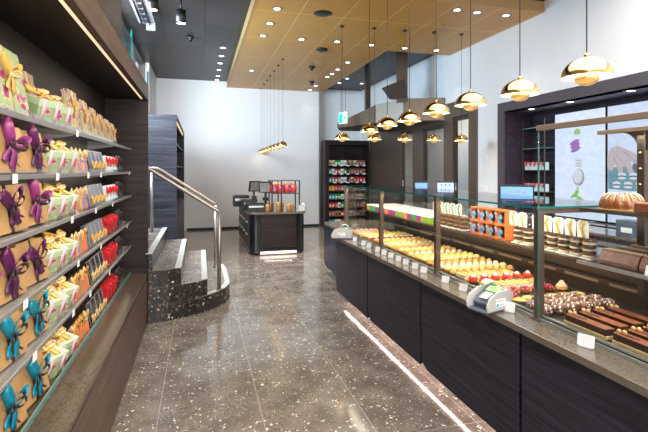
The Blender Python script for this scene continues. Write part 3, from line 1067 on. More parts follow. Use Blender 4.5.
def slab_box():
    """lying floral box with pale lid and gold bow, tipped towards the aisle"""
    t = thing('floral_gift_box', '', 'gift box')
    a = 0.30
    c, s_ = math.cos(a), math.sin(a)
    w, d, h = 0.15, 0.135, 0.115
    def P(x, y, z):
        return (x * c + z * s_ - 0.02, y, z * c - x * s_)
    def hx(x0, x1, y0, y1, z0, z1, m, nm):
        pts = [P(x0, y0, z0), P(x1, y0, z0), P(x1, y1, z0), P(x0, y1, z0), P(x0, y0, z1), P(x1, y0, z1), P(x1, y1, z1), P(x0, y1, z1)]
        return MB().hexa(pts).build(nm, m, t, bevel=0.0015)
    hx(-d, 0, -w / 2, w / 2, 0, h * .72, 'floral', 'box')
    hx(-d - .002, .002, -w / 2 - .002, w / 2 + .002, h * .72, h, 'pale_green', 'lid')
    b = MB()
    for y in (-w * .28, w * .28):
        b.ribbon([P(.003, y, 0.002), P(.004, y, h * .5), P(.004, y, h + .002), P(-d / 2, y, h + .003), P(-d, y, h + .002)], (0, .022, 0))
    b.build('stripe_band', 'pink_board', t)
    b = MB()
    b.ribbon([P(-.01, -w / 2, h + .004), P(-d * .5, 0, h + .006), P(-d + .01, w / 2, h + .004)], (.02, .01, 0))
    b.build('ribbon_band', 'gold_rib', t)
    add_bow(t, P(-d * .5, 0, h + .004), .062, 'gold_rib', 'cream_rib', (s_, 0, c), (-c, 0, s_), drop=0.9)
    return t

def gift_bag(body, side, ra, rb, w=0.075, h=0.125, d=0.055):
    t = thing('gift_bag', '', 'gift bag')
    MB().hexa([(0, -w / 2, 0), (0, w / 2, 0), (-d, w / 2, 0), (-d, -w / 2, 0), (-d * .35, -w * .46, h), (-d * .35, w * .46, h), (-d * .6, w * .46, h), (-d * .6, -w * .46, h)]).build('bag', body, t, bevel=0.0015)
    MB().hexa([(.0015, -w * .30, .001), (.0015, w * .30, .001), (.0005, w * .30, .001), (.0005, -w * .30, .001),
               (-d * .17 + .002, -w * .28, h * .5), (-d * .17 + .002, w * .28, h * .5), (-d * .17 + .0005, w * .28, h * .5), (-d * .17 + .0005, -w * .28, h * .5)]).build('panel', side, t)
    add_bow(t, (-d * .34, 0, h * .86), h * .27, ra, rb, (1, 0, .3), (-.3, 0, 1), drop=1.0)
    return t

def tall_box(body, frame, ra, rb, w=0.105, h=0.145, d=0.03, lean=0.22, bow_low=True):
    t = thing('chocolate_box', '', 'chocolate box')
    c, s_ = math.cos(lean), math.sin(lean)
    def P(x, y, z):
        return (x * c - z * s_, y, z * c + x * s_ + d * s_)
    def hx(x0, x1, y0, y1, z0, z1, m, nm):
        pts = [P(x1, y0, z0), P(x1, y1, z0), P(x0, y1, z0), P(x0, y0, z0), P(x1, y0, z1), P(x1, y1, z1), P(x0, y1, z1), P(x0, y0, z1)]
        return MB().hexa(pts).build(nm, m, t)
    hx(-d, 0, -w / 2, w / 2, 0, h, body, 'box')
    f = MB()
    for (y0, y1, z0, z1) in ((-w / 2, -w / 2 + .005, 0, h), (w / 2 - .005, w / 2, 0, h), (-w / 2 + .005, w / 2 - .005, h - .005, h), (-w / 2 + .005, w / 2 - .005, .004, .009)):
        pts = [P(.0015, y0, z0), P(.0015, y1, z0), P(0, y1, z0), P(0, y0, z0), P(.0015, y0, z1), P(.0015, y1, z1), P(0, y1, z1), P(0, y0, z1)]
        f.hexa(pts)
    f.build('border', frame, t)
    add_bow(t, P(.004, 0, h * (.22 if bow_low else .6)), .038, ra, rb, (c, 0, s_), (-s_, 0, c), drop=.55 if bow_low else 1.0)
    return t

KP = [Proto(lambda q=q: flat_box('kraft', 'kraft_side', 'purple' if q < 2 else 'purple_lt', 'brown_rib', bs=(0.46, 0.40, 0.43)[q], slant=(0.15, -0.3, 0.4)[q])) for q in range(3)]
KT = [Proto(lambda q=q: flat_box('kraft', 'kraft_side', 'turq', 'brown_rib', bs=(0.46, 0.41, 0.44)[q], slant=(-0.2, 0.3, 0.05)[q])) for q in range(3)]
FB = Proto(slab_box)
FL = Proto(lambda: flat_box('floral', 'pale_green', 'gold_rib', 'cream_rib', w=0.25, h=0.25, d=0.05, bs=0.24))
FM = Proto(lambda: flat_box('floral_p', 'pale_green', 'gold_rib', 'cream_rib', w=0.17, h=0.18, d=0.04, bs=0.22))
BAGS = {
    'gold': Proto(lambda: gift_bag('gold_bag', 'mauve', 'cream_rib', 'gold_rib')),
    'mauve': Proto(lambda: gift_bag('mauve', 'gold_bag', 'cream_rib', 'gold_rib')),
    'kraft': Proto(lambda: gift_bag('kraft', 'orange_board', 'cream_rib', 'gold_rib')),
    'coral': Proto(lambda: gift_bag('orange_board', 'kraft', 'gold_rib', 'brown_rib')),
}
TALL = {
    'navy': Proto(lambda: tall_box('navy_board', 'alu', 'gold_rib', 'cream_rib')),
    'slate': Proto(lambda: tall_box('slate_board', 'alu', 'gold_rib', 'cream_rib')),
    'charcoal': Proto(lambda: tall_box('black_board', 'alu', 'cream_rib', 'gold_rib')),
    'pale cyan': Proto(lambda: tall_box('cyan_board', 'white', 'red_rib', 'red_rib', w=.085, h=.125, bow_low=False)),
    'red': Proto(lambda: tall_box('red_board', 'black_board', 'red_rib', 'red_rib', w=.09, h=.135, bow_low=False)),
    'black': Proto(lambda: tall_box('black_board', 'slate_board', 'brown_rib', 'brown_rib', w=.085, h=.14, bow_low=False)),
}
SHELF = ['bottom ledge', 'lowest shelf', 'second shelf up', 'third shelf up', 'fourth shelf up', 'top shelf']
random.seed(3)
XG = -0.672
for li, z in enumerate(LZ[:5]):
    sn = SHELF[li]
    zz = z if li == 0 else z - 0.002
    kr = KT if li < 2 else KP
    rn = 'turquoise' if li < 2 else 'purple'
    for k, y in enumerate((1.69, 1.965, 2.235)):
        kk = kr[(k + li) % 3]
        kk.put((XG - .012, y, zz), -0.12 + random.uniform(-.04, .04), 'kraft box with %s and brown bow, %s, %s' % (rn, sn, ['beyond the left picture edge', 'left of the visible two', 'beside the floral boxes'][k]), 'kraft gift boxes with bows')
    for k, y in enumerate((2.44, 2.635)):
        FB.put((XG + 0.0, y, zz + 0.0), -0.38, 'green floral box with gold bow, %s, %s of two' % (sn, ['nearer', 'farther'][k]), 'green floral boxes with gold bows')
    bg = [['mauve', 'gold', 'mauve', 'mauve'], ['gold', 'kraft', 'gold', 'mauve'], ['kraft', 'gold', 'kraft', 'coral'], ['kraft', 'coral', 'kraft', 'coral'], ['kraft', 'coral', 'coral', 'kraft']][::-1][li]
    for k, y in enumerate((2.80, 2.895, 2.99, 3.085)):
        BAGS[bg[k]].put((XG, y, zz), random.uniform(-.15, .15), '%s gift bag, %s, %s of four from the left' % ({'gold': 'golden', 'mauve': 'mauve', 'kraft': 'kraft', 'coral': 'coral'}[bg[k]], sn, ORD[k]), 'small gift bags')
    tl = ['charcoal', 'charcoal', 'slate', 'slate', 'navy'][li]
    for k, y in enumerate((3.22, 3.34, 3.46, 3.58)):
        TALL[tl].put((XG, y, zz), random.uniform(-.03, .03), '%s framed box with gold bow, %s, %s of four from left' % (tl, sn, ORD[k]), 'framed chocolate boxes with bows')
    tl = ['red', 'red', 'red', 'pale cyan', 'pale cyan'][li]
    for k, y in enumerate((3.74, 3.86, 3.98, 4.10)):
        TALL[tl].put((XG, y, zz), random.uniform(-.08, .08), '%s box with red bow, %s, %s of four from left' % (tl, sn, ORD[k]), 'chocolate boxes with red bows')
    for k, y in enumerate((4.24, 4.36)):
        TALL['black'].put((XG, y, zz), 0, 'plain black box near the end panel, %s, %s of two' % (sn, ['nearer', 'farther'][k]), 'plain black chocolate boxes')
z = LZ[5] - 0.002
for k, y in enumerate((1.52, 1.97)):
    FL.put((XG - .01, y, z), 0, ['large green floral box with gold bow beyond the left picture edge', 'large upright green floral box with gold bow on the top shelf'][k], 'large floral boxes on the top shelf', scale=(1, 1.4, 1.05))
for k, y in enumerate((2.35, 2.54)):
    FB.put((XG, y, z), -0.3, 'green floral box lying on the top shelf, %s of two' % ['nearer', 'farther'][k], 'green floral boxes with gold bows', scale=(.8, 1.1, 1))
for k, (y, x_, sc_) in enumerate(((2.29, -.805, 1.35), (2.53, -.80, 1.5), (2.83, XG, 1.3), (3.09, XG, 1.2), (3.34, XG, 1.12), (3.58, XG, 1.05), (3.81, XG, 1.0), (4.03, XG, .95))):
    FM.put((x_, y, z), 0, 'purple floral box with gold bow on the top shelf, %s from the left' % ORD[k], 'upright purple floral boxes on the top shelf', scale=(.8, 1.15, sc_))

def mk_tag(w=0.045, h=0.034):
    t = thing('price_card', '', 'price card')
    MB().box(0, 0.0015, -w / 2, w / 2, -h / 2, h / 2).build('card', 'white', t)
    b = MB()
    for q in (0.25, 0.05, -0.2):
        b.box(0.0015, 0.0019, -w * .32, w * (.1 + abs(q) * .7), h * q - .0012, h * q + .0012)
    b.build('print', 'grey_ink', t)
    return t
PT = Proto(mk_tag)
for li, yy in ((1, (2.05, 2.62, 3.0, 3.6)), (2, (1.95, 2.72, 3.30, 4.42)), (3, (2.60, 3.15, 3.72)), (4, (1.85, 2.35, 2.95, 3.3, 4.55)), (5, (2.7,))):
    for k, y in enumerate(yy):
        PT.put((-0.93 + XF + 0.0155, y, LZ[li] - 0.013), 0, 'white price card on the wall shelving, %s, %s from the left' % (SHELF[li], ORD[k]), 'price cards on the wall shelving')

# ================================================================== sales counter on the right
CX = 1.485
WZ = 0.747
segs = [(0.83, 1.87), (1.87, 2.90), (2.90, 3.95), (3.95, 4.98)]
def rounded_panel(y0, y1, z0, z1, r):
    """(y,z) outline with the far lower corner rounded"""
    pts = [(y0, z0), (y1 - r, z0)]
    for i in range(1, 9):
        a = PI / 2 * i / 9
        pts.append((y1 - r + r * math.sin(a), z0 + r - r * math.cos(a)))
    pts += [(y1, z0 + r), (y1, z1), (y0, z1)]
    return pts
for k, (a, b) in enumerate([(-0.25, 0.83)] + segs):
    lb = ['blue black oak counter unit beyond the lower right picture edge', 'blue black oak counter unit under the chocolate bars at the lower right',
          'blue black oak counter unit under the card terminal and tartlets', 'blue black oak counter unit third from the far end, under golden pastry rows',
          'blue black oak counter unit at the far end by the back terminal'][k]
    if k == 3:
        lb = 'blue black oak counter unit second from the far end, under golden pastry rows'
    t = thing('counter_unit', lb, 'counter unit', (CX + 0.025, a, 0), group='units of the sales counter')
    L_ = b - a
    MB().prism(rounded_panel(0.012, L_ - 0.012, 0.115, WZ - 0.034, 0.10), 0.0, 0.022, 'x').build('front_panel', 'navy_wood', t, bevel=0.003)
    MB().prism(rounded_panel(0.0, L_ - 0.0, 0.125, WZ - 0.034, 0.10), 0.022, 0.06, 'x').box(0.06, 0.84, 0.0, L_, 0.13, WZ - 0.034).build('body', 'black', t)
    MB().box(0.16, 0.80, 0.0, L_, 0.0, 0.13).build('plinth', 'black', t)
    MB().box(0.085, 0.10, 0.02, L_ - 0.02, 0.122, 0.13).build('light_strip', 'led_pink', t)
strip('counter_plinth_light', 1.602, -0.2, 4.9, 0.119, 0.016, 7, (1.0, 0.76, 0.70))
t = thing('worktop', 'long speckled dark granite worktop of the sales counter', 'worktop', (CX, -0.25, WZ - 0.034))
MB().prism([(0, 0), (0.92, 0), (0.92, 5.27), (0.10, 5.27), (0.03, 5.25), (0, 5.19)], 0, 0.034).build('slab', 'granite', t, bevel=0.003)
# the return of the counter behind the far end
t = thing('return_counter', 'set back dark counter section behind the far end of the sales counter', 'counter unit', (1.74, 5.32, 0))
MB().prism(rounded_panel(0.0, 1.0, 0.11, 0.713, 0.12), 0.0, 0.022, 'x').build('side_panel', 'navy_wood', t, bevel=0.003)
MB().prism(rounded_panel(0.0, 0.98, 0.13, 0.713, 0.12), 0.022, 0.05, 'x').box(0.05, 0.85, 0.0, 0.97, 0.13, 0.713).box(0.15, 0.8, 0, 0.9, 0, 0.13).build('body', 'black', t)
MB().prism([(-0.02, 0), (0.87, 0), (0.87, 1.02), (0.1, 1.02), (0.01, 0.98), (-0.02, 0.9)], 0.713, 0.747).build('top', 'granite', t, bevel=0.003)

# refrigerated deck
DZ0 = 0.765
t = thing('display_deck', 'dark metal cooled deck with slotted rear panel inside the display counter', 'display deck', (1.655, -0.25, WZ))
MB().box(0, 0.62, 0, 5.25, 0, DZ0 - WZ).build('deck_plate', 'tray', t)
sl = MB().box(0.60, 0.66, 0, 5.25, DZ0 - WZ, 0.125).box(0.585, 0.60, 0, 5.25, 0.085, 0.125).box(0.595, 0.66, 0, 5.25, 0.145, 0.22).box(0.62, 0.66, 0, 5.25, 0.125, 0.145).build('rear_panel', 'bronze_dark', t)
b = MB()
for i in range(16):
    b.box(0.580, 0.586, 0.08 + i * 0.325, 0.33 + i * 0.325, 0.098, 0.112)
b.build('vent_slot', 'rail_bronze', t)
MB().box(-0.005, 0.003, 0, 5.25, DZ0 - WZ, DZ0 - WZ + 0.010).box(-0.020, -0.012, 0, 5.25, 0, 0.014).build('glass_track', 'alu', t)

# low glass display case
XP = 1.63
t = thing('glass_display_case', 'long low glass display case with bronze posts and green glass edges', 'display case', (XP, 1.87, WZ))
H = 1.31 - WZ
def post(parent, x, y, h, w_=0.036):
    MB().box(x, x + w_, y - w_ / 2, y + w_ / 2, 0, h).box(x - .012, x + w_ + .012, y - w_ / 2 - .012, y + w_ / 2 + .012, 0, 0.006).build('post', 'bronze', parent, bevel=0.002)
for y in (0.03, 1.04, 2.08, 3.13):
    post(t, 0, y, H - 0.004)
MB().box(-0.014, -0.006, 0.02, 3.13, 0, H - 0.01).build('front_glass', 'glass', t)
MB().box(-0.02, 0.66, 0.02, 3.15, H - 0.003, H + 0.006).build('top_glass', 'glass', t)
MB().box(-0.024, -0.0205, 0.02, 3.15, H - 0.003, H + 0.007).box(-0.02, 0.66, 3.1505, 3.154, H - 0.003, H + 0.006).box(-0.02, 0.66, 0.0, 0.0195, H - 0.003, H + 0.007).build('glass_edge', 'glass_edge', t)
MB().box(-0.004, 0.66, 3.152, 3.158, 0.0, H - 0.005).build('end_glass', 'glass', t)
MB().box(0.03, 0.66, 0.02, 0.036, H - 0.030, H - 0.003).box(0.6, 0.64, 0.036, 3.14, H - 0.028, H - 0.003).build('top_rail', 'bronze', t)
SZ = 1.045
MB().box(0.22, 0.64, 0.06, 3.12, SZ - WZ - 0.010, SZ - WZ).build('glass_shelf', 'glass', t)
MB().box(0.205, 0.22, 0.06, 3.12, SZ - WZ - 0.012, SZ - WZ + 0.002).build('shelf_edge', 'bronze', t)
MB().box(0.62, 0.645, 0.04, 3.12, 0.22, H - 0.028).build('rear_door', 'glass', t)
# tall glass case nearest the camera
t = thing('tall_glass_display_case', 'tall open glass display case with brown top rails at the right edge', 'display case', (XP, 0.45, WZ))
HT = 1.71 - WZ
MB().box(-0.03, -0.021, 0, 1.40, 0, HT - 0.012).build('front_glass', 'glass', t)
MB().box(-0.029, -0.022, 1.40, 1.404, 0, HT - 0.012).build('glass_edge', 'glass_edge_pale', t)
MB().box(-0.034, -0.012, 0, 1.41, HT - 0.018, HT + 0.008).build('front_rail', 'rail_bronze', t, bevel=0.002)
rr = MB().box(0.52, 0.555, 0, 1.58, HT - 0.012, HT + 0.010).build('rear_rail', 'rail_bronze', t, bevel=0.002)
pb = MB().box(0.52, 0.55, 1.30, 1.34, 0.1, HT - 0.012)
arc = []
for i in range(8):
    a = PI / 2 * i / 7
    arc.append((0.535, 1.34 + 0.10 * (1 - math.sin(a)), HT - 0.012 - 0.10 * (1 - math.cos(a)) * 1.0))
for i in range(7):
    a_, b_ = arc[i], arc[i + 1]
    pb.prism([(1.30, HT - 0.012), (a_[1], a_[2]), (b_[1], b_[2]), (1.30, b_[2] - 0.001)], 0.528, 0.542, 'x')
pb.build('bracket_post', 'bronze_dark', t)
b = MB()
for z in (0.60, 0.68, 0.76, 0.84):
    b.cyl((0.517, 1.32, z), 0.008, -0.004, 0.004, 10)
b.build('bolt', 'brass', t)
# cake shelf and log shelf of the tall case
MB().box(0.22, 0.60, 0, 1.385, 1.31 - WZ - 0.012, 1.31 - WZ).build('cake_shelf', 'tray', t)
MB().box(0.205, 0.22, 0, 1.385, 1.31 - WZ - 0.016, 1.31 - WZ + 0.002).build('shelf_edge', 'bronze', t)
MB().box(0.22, 0.60, 0, 1.40, SZ - WZ - 0.012, SZ - WZ).build('log_shelf', 'tray', t)
MB().box(0.205, 0.22, 0, 1.405, SZ - WZ - 0.014, SZ - WZ + 0.002).build('shelf_edge', 'alu', t)
MB().box(0.60, 0.605, 0.0, 1.30, 0.20, SZ - WZ - 0.02).build('rear_glass', 'glass', t)
# lights inside the cases
strip('case_light_front', XP + 0.05, 1.95, 4.95, 1.29, 0.015, 10, (1.0, 0.86, 0.66), tilt=0.35)
strip('case_light_shelf', XP + 0.235, 0.6, 4.95, SZ - 0.016, 0.012, 5.5, (1.0, 0.84, 0.62), tilt=0.1)
strip('case_light_top', XP + 0.50, 0.5, 1.8, 1.68, 0.015, 5, (1.0, 0.9, 0.76), tilt=-0.2)

# ------------------------------------------------------------------ pastries
def mk_petit(base, top, shape=0):
    def f():
        t = thing('petit_four', '', 'petit four')
        if shape == 0:
            MB().lathe([(0.020, 0), (0.028, 0.020), (0.026, 0.022)], 14).build('shell', base, t)
            MB().lathe([(0.026, 0.019), (0.022, 0.032), (0.010, 0.040), (0.0005, 0.041)], 14).build('topping', top, t)
        elif shape == 1:
            MB().box(-0.027, 0.027, -0.024, 0.024, 0, 0.022).build('sponge', base, t, bevel=0.004)
            MB().box(-0.026, 0.026, -0.023, 0.023, 0.022, 0.034).build('topping', top, t, bevel=0.005)
        else:
            MB().sph((0, 0, 0.014), 0.026, 12, 7, sq=(1, 0.85, 0.55)).build('shell', base, t)
            MB().sph((0, 0, 0.026), 0.018, 12, 7, sq=(1, .85, .7)).build('topping', top, t)
        return t
    return f
PF = {
    'cream topped': Proto(mk_petit('pastry', 'cream')), 'white cream': Proto(mk_petit('pastry_lt', 'cream_w', 2)), 'lemon': Proto(mk_petit('pastry', 'lemon')),
    'pistachio': Proto(mk_petit('pastry_lt', 'lime', 1)), 'apricot': Proto(mk_petit('pastry', 'apricot')), 'caramel': Proto(mk_petit('pastry', 'caramel', 2)),
    'raspberry': Proto(mk_petit('pastry', 'rasp', 1)), 'golden': Proto(mk_petit('pastry', 'pastry_lt', 2)), 'rose': Proto(mk_petit('pastry_lt', 'rose')),
}
order = ['golden', 'cream topped', 'white cream', 'golden', 'caramel', 'cream topped', 'lemon', 'golden', 'white cream', 'apricot', 'cream topped', 'caramel',
         'golden', 'cream topped', 'white cream', 'lemon', 'apricot', 'cream topped', 'raspberry', 'white cream', 'cream topped', 'lemon', 'pistachio', 'golden',
         'rose', 'caramel', 'rose']
DT = DZ0 + 0.0015
y = 2.80
for r_, kind in enumerate(order):
    nx = 9
    for k in range(nx):
        if r_ >= 24 and k > 6:
            continue
        PF[kind].put((1.715 + k * 0.058 + random.uniform(-.002, .002), y, DT), random.uniform(-.2, .2),
                     '%s petit four, %s row beyond the cream slices, %s from the glass' % (kind, ORD[r_], ORD[k]), 'petits fours in rows on the counter deck', (1.12, 1.12, 1.1))
    y += 0.083 if r_ != 8 else 0.10
# thin trays under the rows
def tray(y0, y1, lb, x0=1.67, x1=2.245, m='tray'):
    t = tag(MB().box(x0, x1, y0, y1, 0, 0.0015).build('serving_tray', m, loc=(0, 0, DZ0)), lb, 'tray', 'serving trays on the deck')
for k in range(9):
    tray(2.755 + k * 0.25, 2.755 + k * 0.25 + 0.245, 'serving tray under petits fours, %s beyond the cream slices' % ORD[k])
tray(2.10, 2.74, 'serving tray under the cream slices and berry tartlets')
tray(1.87, 2.085, 'serving tray under the sprinkled chocolate rings')
# cream slices and tartlets
def mk_slice():
    t = thing('cream_slice', '', 'cream slice')
    MB().box(-0.055, 0.055, -0.014, 0.014, 0, 0.012).build('base', 'pastry', t, bevel=0.002)
    MB().box(-0.054, 0.054, -0.013, 0.013, 0.012, 0.030).build('cream_layer', 'cream_w', t, bevel=0.003)
    MB().box(-0.055, 0.055, -0.014, 0.014, 0.030, 0.036).build('top_sheet', 'pastry_lt', t, bevel=0.002)
    return t
SLC = Proto(mk_slice)
def mk_tart(kind):
    def f():
        t = thing('tartlet', '', 'tartlet')
        MB().lathe([(0.026, 0), (0.036, 0.020), (0.038, 0.021), (0.034, 0.017), (0.0005, 0.014)], 20).build('pastry_shell', 'pastry', t)
        fr_ = MB()
        if kind == 'straw':
            for i in range(7):
                a = 2 * PI * i / 7
                fr_.lathe([(0.0003, 0.034), (0.007, 0.028), (0.012, 0.012), (0.009, 0.004), (0.0003, 0.001)], 10, (0.018 * math.cos(a), 0.018 * math.sin(a), 0.015))
            fr_.lathe([(0.0003, 0.030), (0.008, 0.022), (0.013, 0.010), (0.010, 0.0)], 10, (0, 0, 0.018))
        else:
            for i in range(6):
                a = 2 * PI * i / 6
                fr_.sph((0.021 * math.cos(a), 0.021 * math.sin(a), 0.026), 0.0105, 10, 6)
            for i in range(3):
                a = 2 * PI * i / 3
                fr_.sph((0.010 * math.cos(a), 0.010 * math.sin(a), 0.037), 0.010, 10, 6)
        fr_.build('berries', 'straw' if kind == 'straw' else 'berry', t)
        if kind == 'straw':
            MB().lathe([(0.0150, 0.040), (0.014, 0.048), (0.008, 0.056), (0.0004, 0.060)], 12).build('cream_cap', 'cream_w', t)
        return t
    return f
ST = Proto(mk_tart('straw'))
RT = Proto(mk_tart('berry'))
for k in range(9):
    SLC.put((1.695 + k * 0.046, 2.665, DT), PI / 2, 'cream slice beyond the strawberry tartlets, %s from the glass' % ORD[k], 'cream slices')
    SLC.put((1.695 + k * 0.046, 2.395, DT), PI / 2, 'cream slice between strawberry and dark berry tartlets, %s from glass' % ORD[k], 'cream slices')
for k in range(6):
    ST.put((1.705 + k * 0.083, 2.55, DT), random.uniform(0, 2), 'strawberry tartlet with white cream cap, %s from the front glass' % ORD[k], 'strawberry tartlets')
for k in range(5):
    RT.put((1.70 + k * 0.083, 2.265, DT), random.uniform(0, 2), 'dark red berry tartlet, %s from the front glass' % ORD[k], 'dark berry tartlets')
RT.put((1.705, 2.175, DT), 0.3, 'dark red berry tartlet in front of its row by the glass', 'dark berry tartlets')
def mk_yel():
    t = thing('custard_tartlet', '', 'tartlet')
    MB().lathe([(0.028, 0), (0.037, 0.018), (0.039, 0.019), (0.034, 0.016), (0.0005, 0.015)], 18).build('pastry_shell', 'pastry_lt', t)
    MB().sph((0, 0, 0.017), 0.026, 14, 7, sq=(1, 1, 0.35)).build('filling', 'lemon', t)
    return t
YT = Proto(mk_yel)
for k in range(6):
    YT.put((1.70 + k * 0.083, 2.13 - (0.02 if k == 0 else 0), DT), 0, 'yellow custard tartlet in front of the berry tartlets, %s from the glass' % ORD[k], 'yellow custard tartlets')
t = thing('peach_tartlet', 'single peach coloured cream tartlet at the rear end of the berry row', 'tartlet', (2.13, 2.265, DT))
MB().lathe([(0.026, 0), (0.036, 0.020), (0.034, 0.018), (0.0005, 0.014)], 18).build('pastry_shell', 'pastry', t)
MB().lathe([(0.034, 0.018), (0.030, 0.032), (0.018, 0.045), (0.010, 0.058), (0.0005, 0.062)], 18).build('cream_dome', 'peach', t)
def mk_ring():
    t = thing('chocolate_ring', '', 'chocolate ring cake')
    prof = []
    for i in range(13):
        a = 2 * PI * i / 12
        prof.append((0.022 + 0.0155 * math.cos(a), 0.0185 + 0.0185 * math.sin(a)))
    MB().lathe(prof, 22).build('ring', 'sprinkle', t)
    MB().lathe([(0.012, 0.030), (0.0005, 0.032)], 14).build('centre', 'choc', t)
    return t
RG = Proto(mk_ring)
for r_, (yy, n_) in enumerate(((1.915, 6), (1.995, 6), (2.065, 4))):
    for k in range(n_):
        RG.put((1.69 + k * 0.080 + (0.09 if r_ == 2 else 0), yy - 0.01, DT), random.uniform(0, 3),
               'sprinkled chocolate ring, %s row from the bars, %s from the glass' % (ORD[r_], ORD[k]), 'sprinkled chocolate rings', (1.0, 1.0, 1.3))
# chocolate bars on nut bases
def mk_bar():
    t = thing('chocolate_bar_cake', '', 'bar cake')
    MB().box(-0.029, 0.029, -0.115, 0.115, 0.0, 0.018).build('nut_base', 'wafer', t, bevel=0.003)
    c = MB().box(-0.026, 0.026, -0.112, 0.112, 0.018, 0.046).build('chocolate_block', 'choc', t, bevel=0.002)
    MB().box(-0.0255, 0.0255, -0.1115, 0.1115, 0.0458, 0.0472).build('cocoa_top', 'choc_top', t)
    n = MB()
    for yy, xx in ((0.100, -0.006), (0.083, 0.004)):
        n.sph((xx, yy, 0.056), 0.0095, 12, 8)
    n.build('hazelnut', 'hazel', t)
    MB().box(0.000, 0.004, 0.015, 0.068, 0.047, 0.053).box(-0.010, -0.006, 0.022, 0.074, 0.047, 0.052).build('chocolate_curl', 'choc_milk', t)
    return t
BR = Proto(mk_bar)
bars = [(1.705, 1.655), (1.795, 1.665), (1.890, 1.675), (1.985, 1.680), (1.705, 1.395), (1.795, 1.405), (1.890, 1.410), (1.985, 1.42)]
bl = ['far group, beside the front glass', 'far group, second from the front glass', 'far group, third from the front glass', 'far group, rearmost',
      'near group, beside the front glass', 'near group, second from the front glass', 'near group, third from the front glass', 'near group, rearmost', 'cut off by the picture edge']
tray(1.27, 1.80, 'dark serving tray under the chocolate bar cakes')
for (x, yy), l_ in zip(bars, bl):
    BR.put((x, yy, DT), 0.0, 'chocolate bar cake with hazelnuts on nut base, ' + l_, 'chocolate bar cakes')

# price cards in front of the pastries
def stand_card():
    t = thing('price_card', '', 'price card')
    c, s_ = math.cos(.25), math.sin(.25)
    mx = Matrix.Rotation(0.25, 4, 'Y')
    MB().box(-0.0008, 0.0008, -0.026, 0.026, 0.003, 0.042, mx=mx).build('card', 'white', t)
    b = MB()
    for q in (0.032, 0.024, 0.014):
        b.box(-0.0012, -0.0008, -0.018, 0.004 + q * .4, q - .0005, q + .0005, mx=mx)
    b.build('print', 'grey_ink', t)
    MB().box(-0.010, 0.014, -0.02, 0.02, 0, 0.003).build('foot', 'alu', t)
    return t
SCD = Proto(stand_card)
cards = [1.545, 2.04, 2.47, 2.68, 2.98, 3.12, 3.28, 3.42, 3.57, 3.72, 3.87, 4.09, 4.24, 4.50, 4.78]
for k, yy in enumerate(cards):
    s__ = 1.3 if k < 2 else 1.1
    SCD.put((1.575, yy, WZ), 0.4, 'white price card standing at the display front, %s from the right' % ORD[k], 'price cards along the display front', (1, s__, s__))

# ------------------------------------------------------------------ things on the middle shelf
def mk_log():
    t = thing('chocolate_log', '', 'log cake')
    pr = [(-0.045, 0), (0.045, 0), (0.047, 0.02), (0.030, 0.062), (0.014, 0.070), (-0.014, 0.070), (-0.030, 0.062), (-0.047, 0.02)]
    MB().prism(pr, -0.12, 0.12, 'y').build('log', 'choc_milk', t, bevel=0.004)
    MB().prism([(p[0] * .9, 0.003 + p[1] * .92) for p in pr], -0.1215, -0.12, 'y').build('end_face', 'choc', t)
    b = MB()
    for x in (-0.012, 0.012):
        b.box(x - .003, x + .003, -0.118, 0.118, 0.070, 0.0725)
    b.build('ridge', 'cookie_l', t)
    return t
LG = Proto(mk_log)
for k, (x, yy) in enumerate(((1.93, 1.67), (2.04, 1.69), (2.15, 1.71), (1.93, 1.46))):
    LG.put((x, yy, SZ), 0.0, 'milk chocolate log cake on the middle shelf, %s, %s' % (['front', 'middle', 'rear'][k % 3], ['far row', 'near row'][k // 3]), 'chocolate log cakes', (1, .84, 1))
t = thing('price_card', 'white price card leaning before the chocolate log cakes', 'price card', (1.852, 1.475, SZ))
mx = Matrix.Rotation(0.25, 4, 'Y')
MB().box(-0.001, 0.001, -0.032, 0.032, 0.0, 0.045, mx=mx).build('card', 'white', t)

def mk_bund():
    t = thing('ring_cake', '', 'ring cake')
    prof = [(0.026, 0.0), (0.088, 0.0), (0.094, 0.012), (0.092, 0.035), (0.080, 0.060), (0.060, 0.074), (0.042, 0.074), (0.030, 0.062), (0.024, 0.04), (0.022, 0.0)]
    MB().lathe(prof, 72, lobes=14, amp=0.045).build('cake', 'glaze', t)
    b = MB()
    for i in range(14):
        a = 2 * PI * (i + .5) / 14
        pts = []
        for r, z in ((0.040, .0745), (0.056, .0765), (0.070, .071), (0.081, .058), (0.0875, .040)):
            pts.append((r * math.cos(a), r * math.sin(a), z))
        b.tube(pts, 0.0028, 6)
    b.build('icing', 'cookie_l', t)
    MB().lathe([(0.102, -0.0), (0.102, 0.002), (0.001, 0.002)], 36).build('gold_board', 'gold_rib', t)
    return t
BD = Proto(mk_bund)
BD.put((1.985, 1.73, 1.31), 0.1, 'whole caramel glazed fluted ring cake on the upper shelf', 'ring cakes')
t = thing('chocolate_block_cake', 'small reddish chocolate block cake at the picture edge, in front of the ring cake', 'cake', (1.90, 1.53, 1.31))
MB().box(-0.035, 0.035, -0.04, 0.04, 0, 0.045).build('cake', 'choc_top', t, bevel=0.006)

